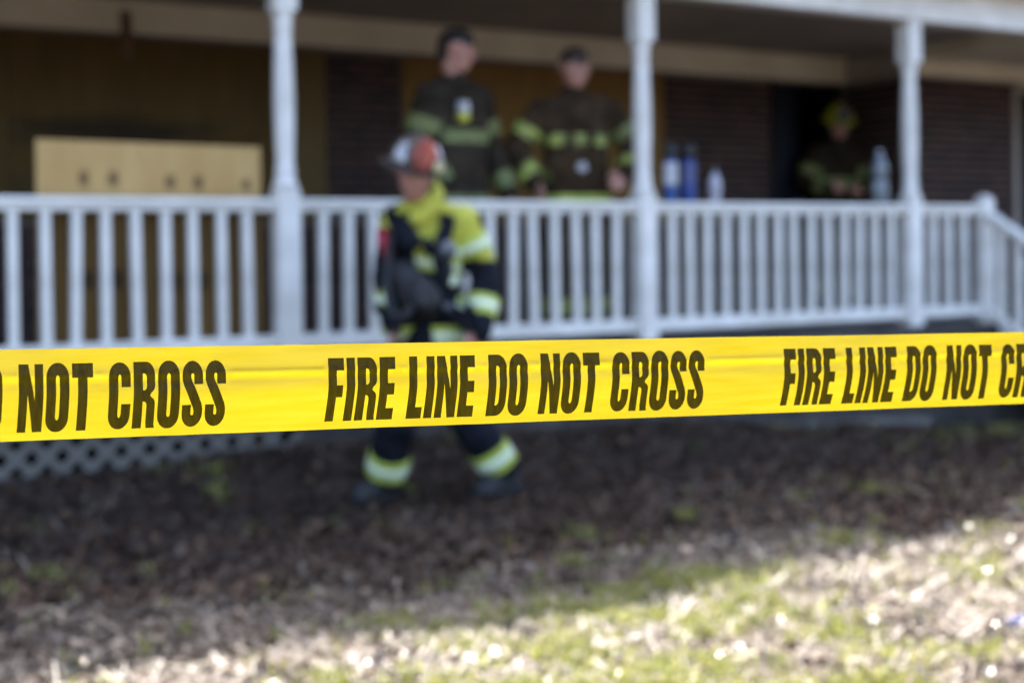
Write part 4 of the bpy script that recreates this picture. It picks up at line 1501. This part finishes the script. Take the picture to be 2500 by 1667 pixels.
pts = scatter(72000, -4.5, 5.5, 2.2, 9.8, leaf_dens)
BV, BF = [], []
LV, LF = [], []
for (x, y) in pts:
    V, Fc = (BV, BF) if shade_zone(x, y) else (LV, LF)
    z = gz(x, y) + abs(random.gauss(0.008, 0.012))
    L = random.triangular(0.006, 0.038, 0.013)
    W = L * random.uniform(0.35, 0.6)
    a = random.uniform(0, 2 * math.pi)
    tilt = random.gauss(0, 0.45)
    roll = random.gauss(0, 0.45)
    mtx = Matrix.Rotation(a, 3, 'Z') @ Matrix.Rotation(tilt, 3, 'Y') @ Matrix.Rotation(roll, 3, 'X')
    fold = random.uniform(0.0, 0.35) * W
    loc = Vector((x, y, z))
    k = len(V)
    for p in ((-L, 0, 0), (-L * 0.3, -W, fold), (L * 0.45, -W * 0.8, fold), (L, 0, random.uniform(-0.1, 0.3) * L), (L * 0.45, W * 0.8, fold), (-L * 0.3, W, fold)):
        V.append(loc + mtx @ Vector(p))
    Fc += [(k, k + 1, k + 2, k + 3), (k, k + 3, k + 4, k + 5)]
M['leaf'] = random_ramp('dry_leaf', [(0.0, (0.042, 0.026, 0.016)), (0.25, (0.110, 0.074, 0.048)), (0.5, (0.19, 0.140, 0.100)), (0.75, (0.28, 0.225, 0.175)), (0.92, (0.070, 0.044, 0.028)), (1.0, (0.42, 0.36, 0.30))],
                        0.6, 0.45, 0.2, 60, transl=0.15, rough2=0.22)
M['shaded_leaf'] = random_ramp('shaded_leaf', [(0.0, (0.014, 0.0065, 0.0035)), (0.35, (0.029, 0.0145, 0.008)), (0.65, (0.052, 0.028, 0.016)), (0.85, (0.10, 0.057, 0.034)), (1.0, (0.20, 0.125, 0.078))],
                             0.7, 0.2, 0.2, 60, transl=0.1)  # leaf colours darkened to carry the shade of the house
litter = link('leaf_litter', pymesh('leaf_litter', LV, LF), None, M['leaf'])
tag(litter, 'dry tan leaves strewn over the sunny front of the lawn', 'leaves', kind='stuff')
shaded_litter = link('shaded_leaves', pymesh('shaded_leaves', BV, BF), None, M['shaded_leaf'])
tag(shaded_litter, 'dark brown leaves along the porch, the shade of the house put into their colour', 'leaves', kind='stuff')


def grass_dens(x, y):
    p = 0.6 * patch(x, y) + 0.5 * vnoise(x, y, 3.2, 51) + 0.3 * vnoise(x, y, 8.0, 52)
    d = 0.9 if p > 0.25 else (0.32 if p > 0.0 else 0.05)
    if shade_zone(x, y):
        d *= 0.015 + 0.12 * min(1, max(0, (x - 0.8) / 2.0))
    elif not sunny(x, y):
        d *= 0.10
    return d


tufts = scatter(4200, -4.5, 5.5, 2.2, 9.3, grass_dens)
for (cx_, cy_) in scatter(430, -4.5, 5.5, 2.2, 8.0, grass_dens):      # mossy clumps
    rr_ = random.uniform(0.03, 0.12)
    for _ in range(int(4 + 700 * rr_ * rr_)):
        a_, d_ = random.uniform(0, 6.283), rr_ * math.sqrt(random.random())
        tufts.append((cx_ + d_ * math.cos(a_) * 1.4, cy_ + d_ * math.sin(a_)))
V, Fc = [], []
for (x, y) in tufts:
    for _ in range(random.randint(7, 15)):
        bx, by = x + random.gauss(0, 0.022), y + random.gauss(0, 0.022)
        z = gz(bx, by) - 0.004
        h = random.uniform(0.018, 0.06)
        a = random.uniform(0, 2 * math.pi)
        w = random.uniform(0.0018, 0.0042)
        ln = random.uniform(0.1, 0.9) * h
        dx, dy = math.cos(a), math.sin(a)
        k = len(V)
        V += [Vector((bx - dy * w, by + dx * w, z)), Vector((bx + dy * w, by - dx * w, z)),
              Vector((bx + dx * ln * 0.4 + dy * w, by + dy * ln * 0.4 - dx * w, z + h * 0.7)), Vector((bx + dx * ln * 0.4 - dy * w, by + dy * ln * 0.4 + dx * w, z + h * 0.7)),
              Vector((bx + dx * ln, by + dy * ln, z + h))]
        Fc += [(k, k + 1, k + 2, k + 3), (k + 3, k + 2, k + 4)]
M['grass'] = random_ramp('grass_blade', [(0.0, (0.12, 0.15, 0.03)), (0.4, (0.23, 0.25, 0.05)), (0.75, (0.33, 0.325, 0.085)), (1.0, (0.42, 0.37, 0.20))], 0.5, 0.4, 0.1, 20, transl=0.45)
grass = link('grass', pymesh('grass', V, Fc), None, M['grass'])
tag(grass, 'patchy green spring grass between the dead leaves', 'grass', kind='stuff')

# straw and dry stalks in the sunny part
V, Fc = [], []
for (x, y) in scatter(26000, -4.5, 5.5, 2.2, 8.8, lambda x, y: (1.0 if sunny(x, y) else 0.25) * (0.5 + 0.5 * vnoise(x, y, 1.1, 31))):
    z = gz(x, y) + abs(random.gauss(0.012, 0.010))
    a = random.uniform(0, math.pi)
    L = random.uniform(0.02, 0.07)
    w = random.uniform(0.0012, 0.003)
    dx, dy = math.cos(a), math.sin(a)
    dz = random.gauss(0, 0.25) * L
    k = len(V)
    V += [Vector((x - dx * L - dy * w, y - dy * L + dx * w, z - dz)), Vector((x - dx * L + dy * w, y - dy * L - dx * w, z - dz)),
          Vector((x + dx * L + dy * w, y + dy * L - dx * w, z + dz)), Vector((x + dx * L - dy * w, y + dy * L + dx * w, z + dz))]
    Fc.append((k, k + 1, k + 2, k + 3))
M['straw'] = random_ramp('dry_straw', [(0.0, (0.24, 0.195, 0.145)), (0.5, (0.33, 0.28, 0.215)), (1.0, (0.42, 0.37, 0.30))], 0.5, 0.5, 0.1, 20, transl=0.2)
straw = link('dry_straw', pymesh('dry_straw', V, Fc), None, M['straw'])
tag(straw, 'pale dry straw lying on the sunny lawn', 'straw', kind='stuff')

# a crumpled blue scrap on the sunny grass at the right
sx, sy = 1.52, 4.28
sc = link('scrap', capsules_mesh([(Vector((-0.03, 0, 0.012)), 0.014, Vector((0.02, 0.01, 0.014)), 0.018), (Vector((0.01, -0.02, 0.01)), 0.012, Vector((0.05, 0.0, 0.016)), 0.012)], 0.006, 1), None, M['bluescrap'])
sc.location = (sx, sy, gz(sx, sy))
tag(sc, 'small crumpled blue scrap lying in the sunny grass', 'scrap')
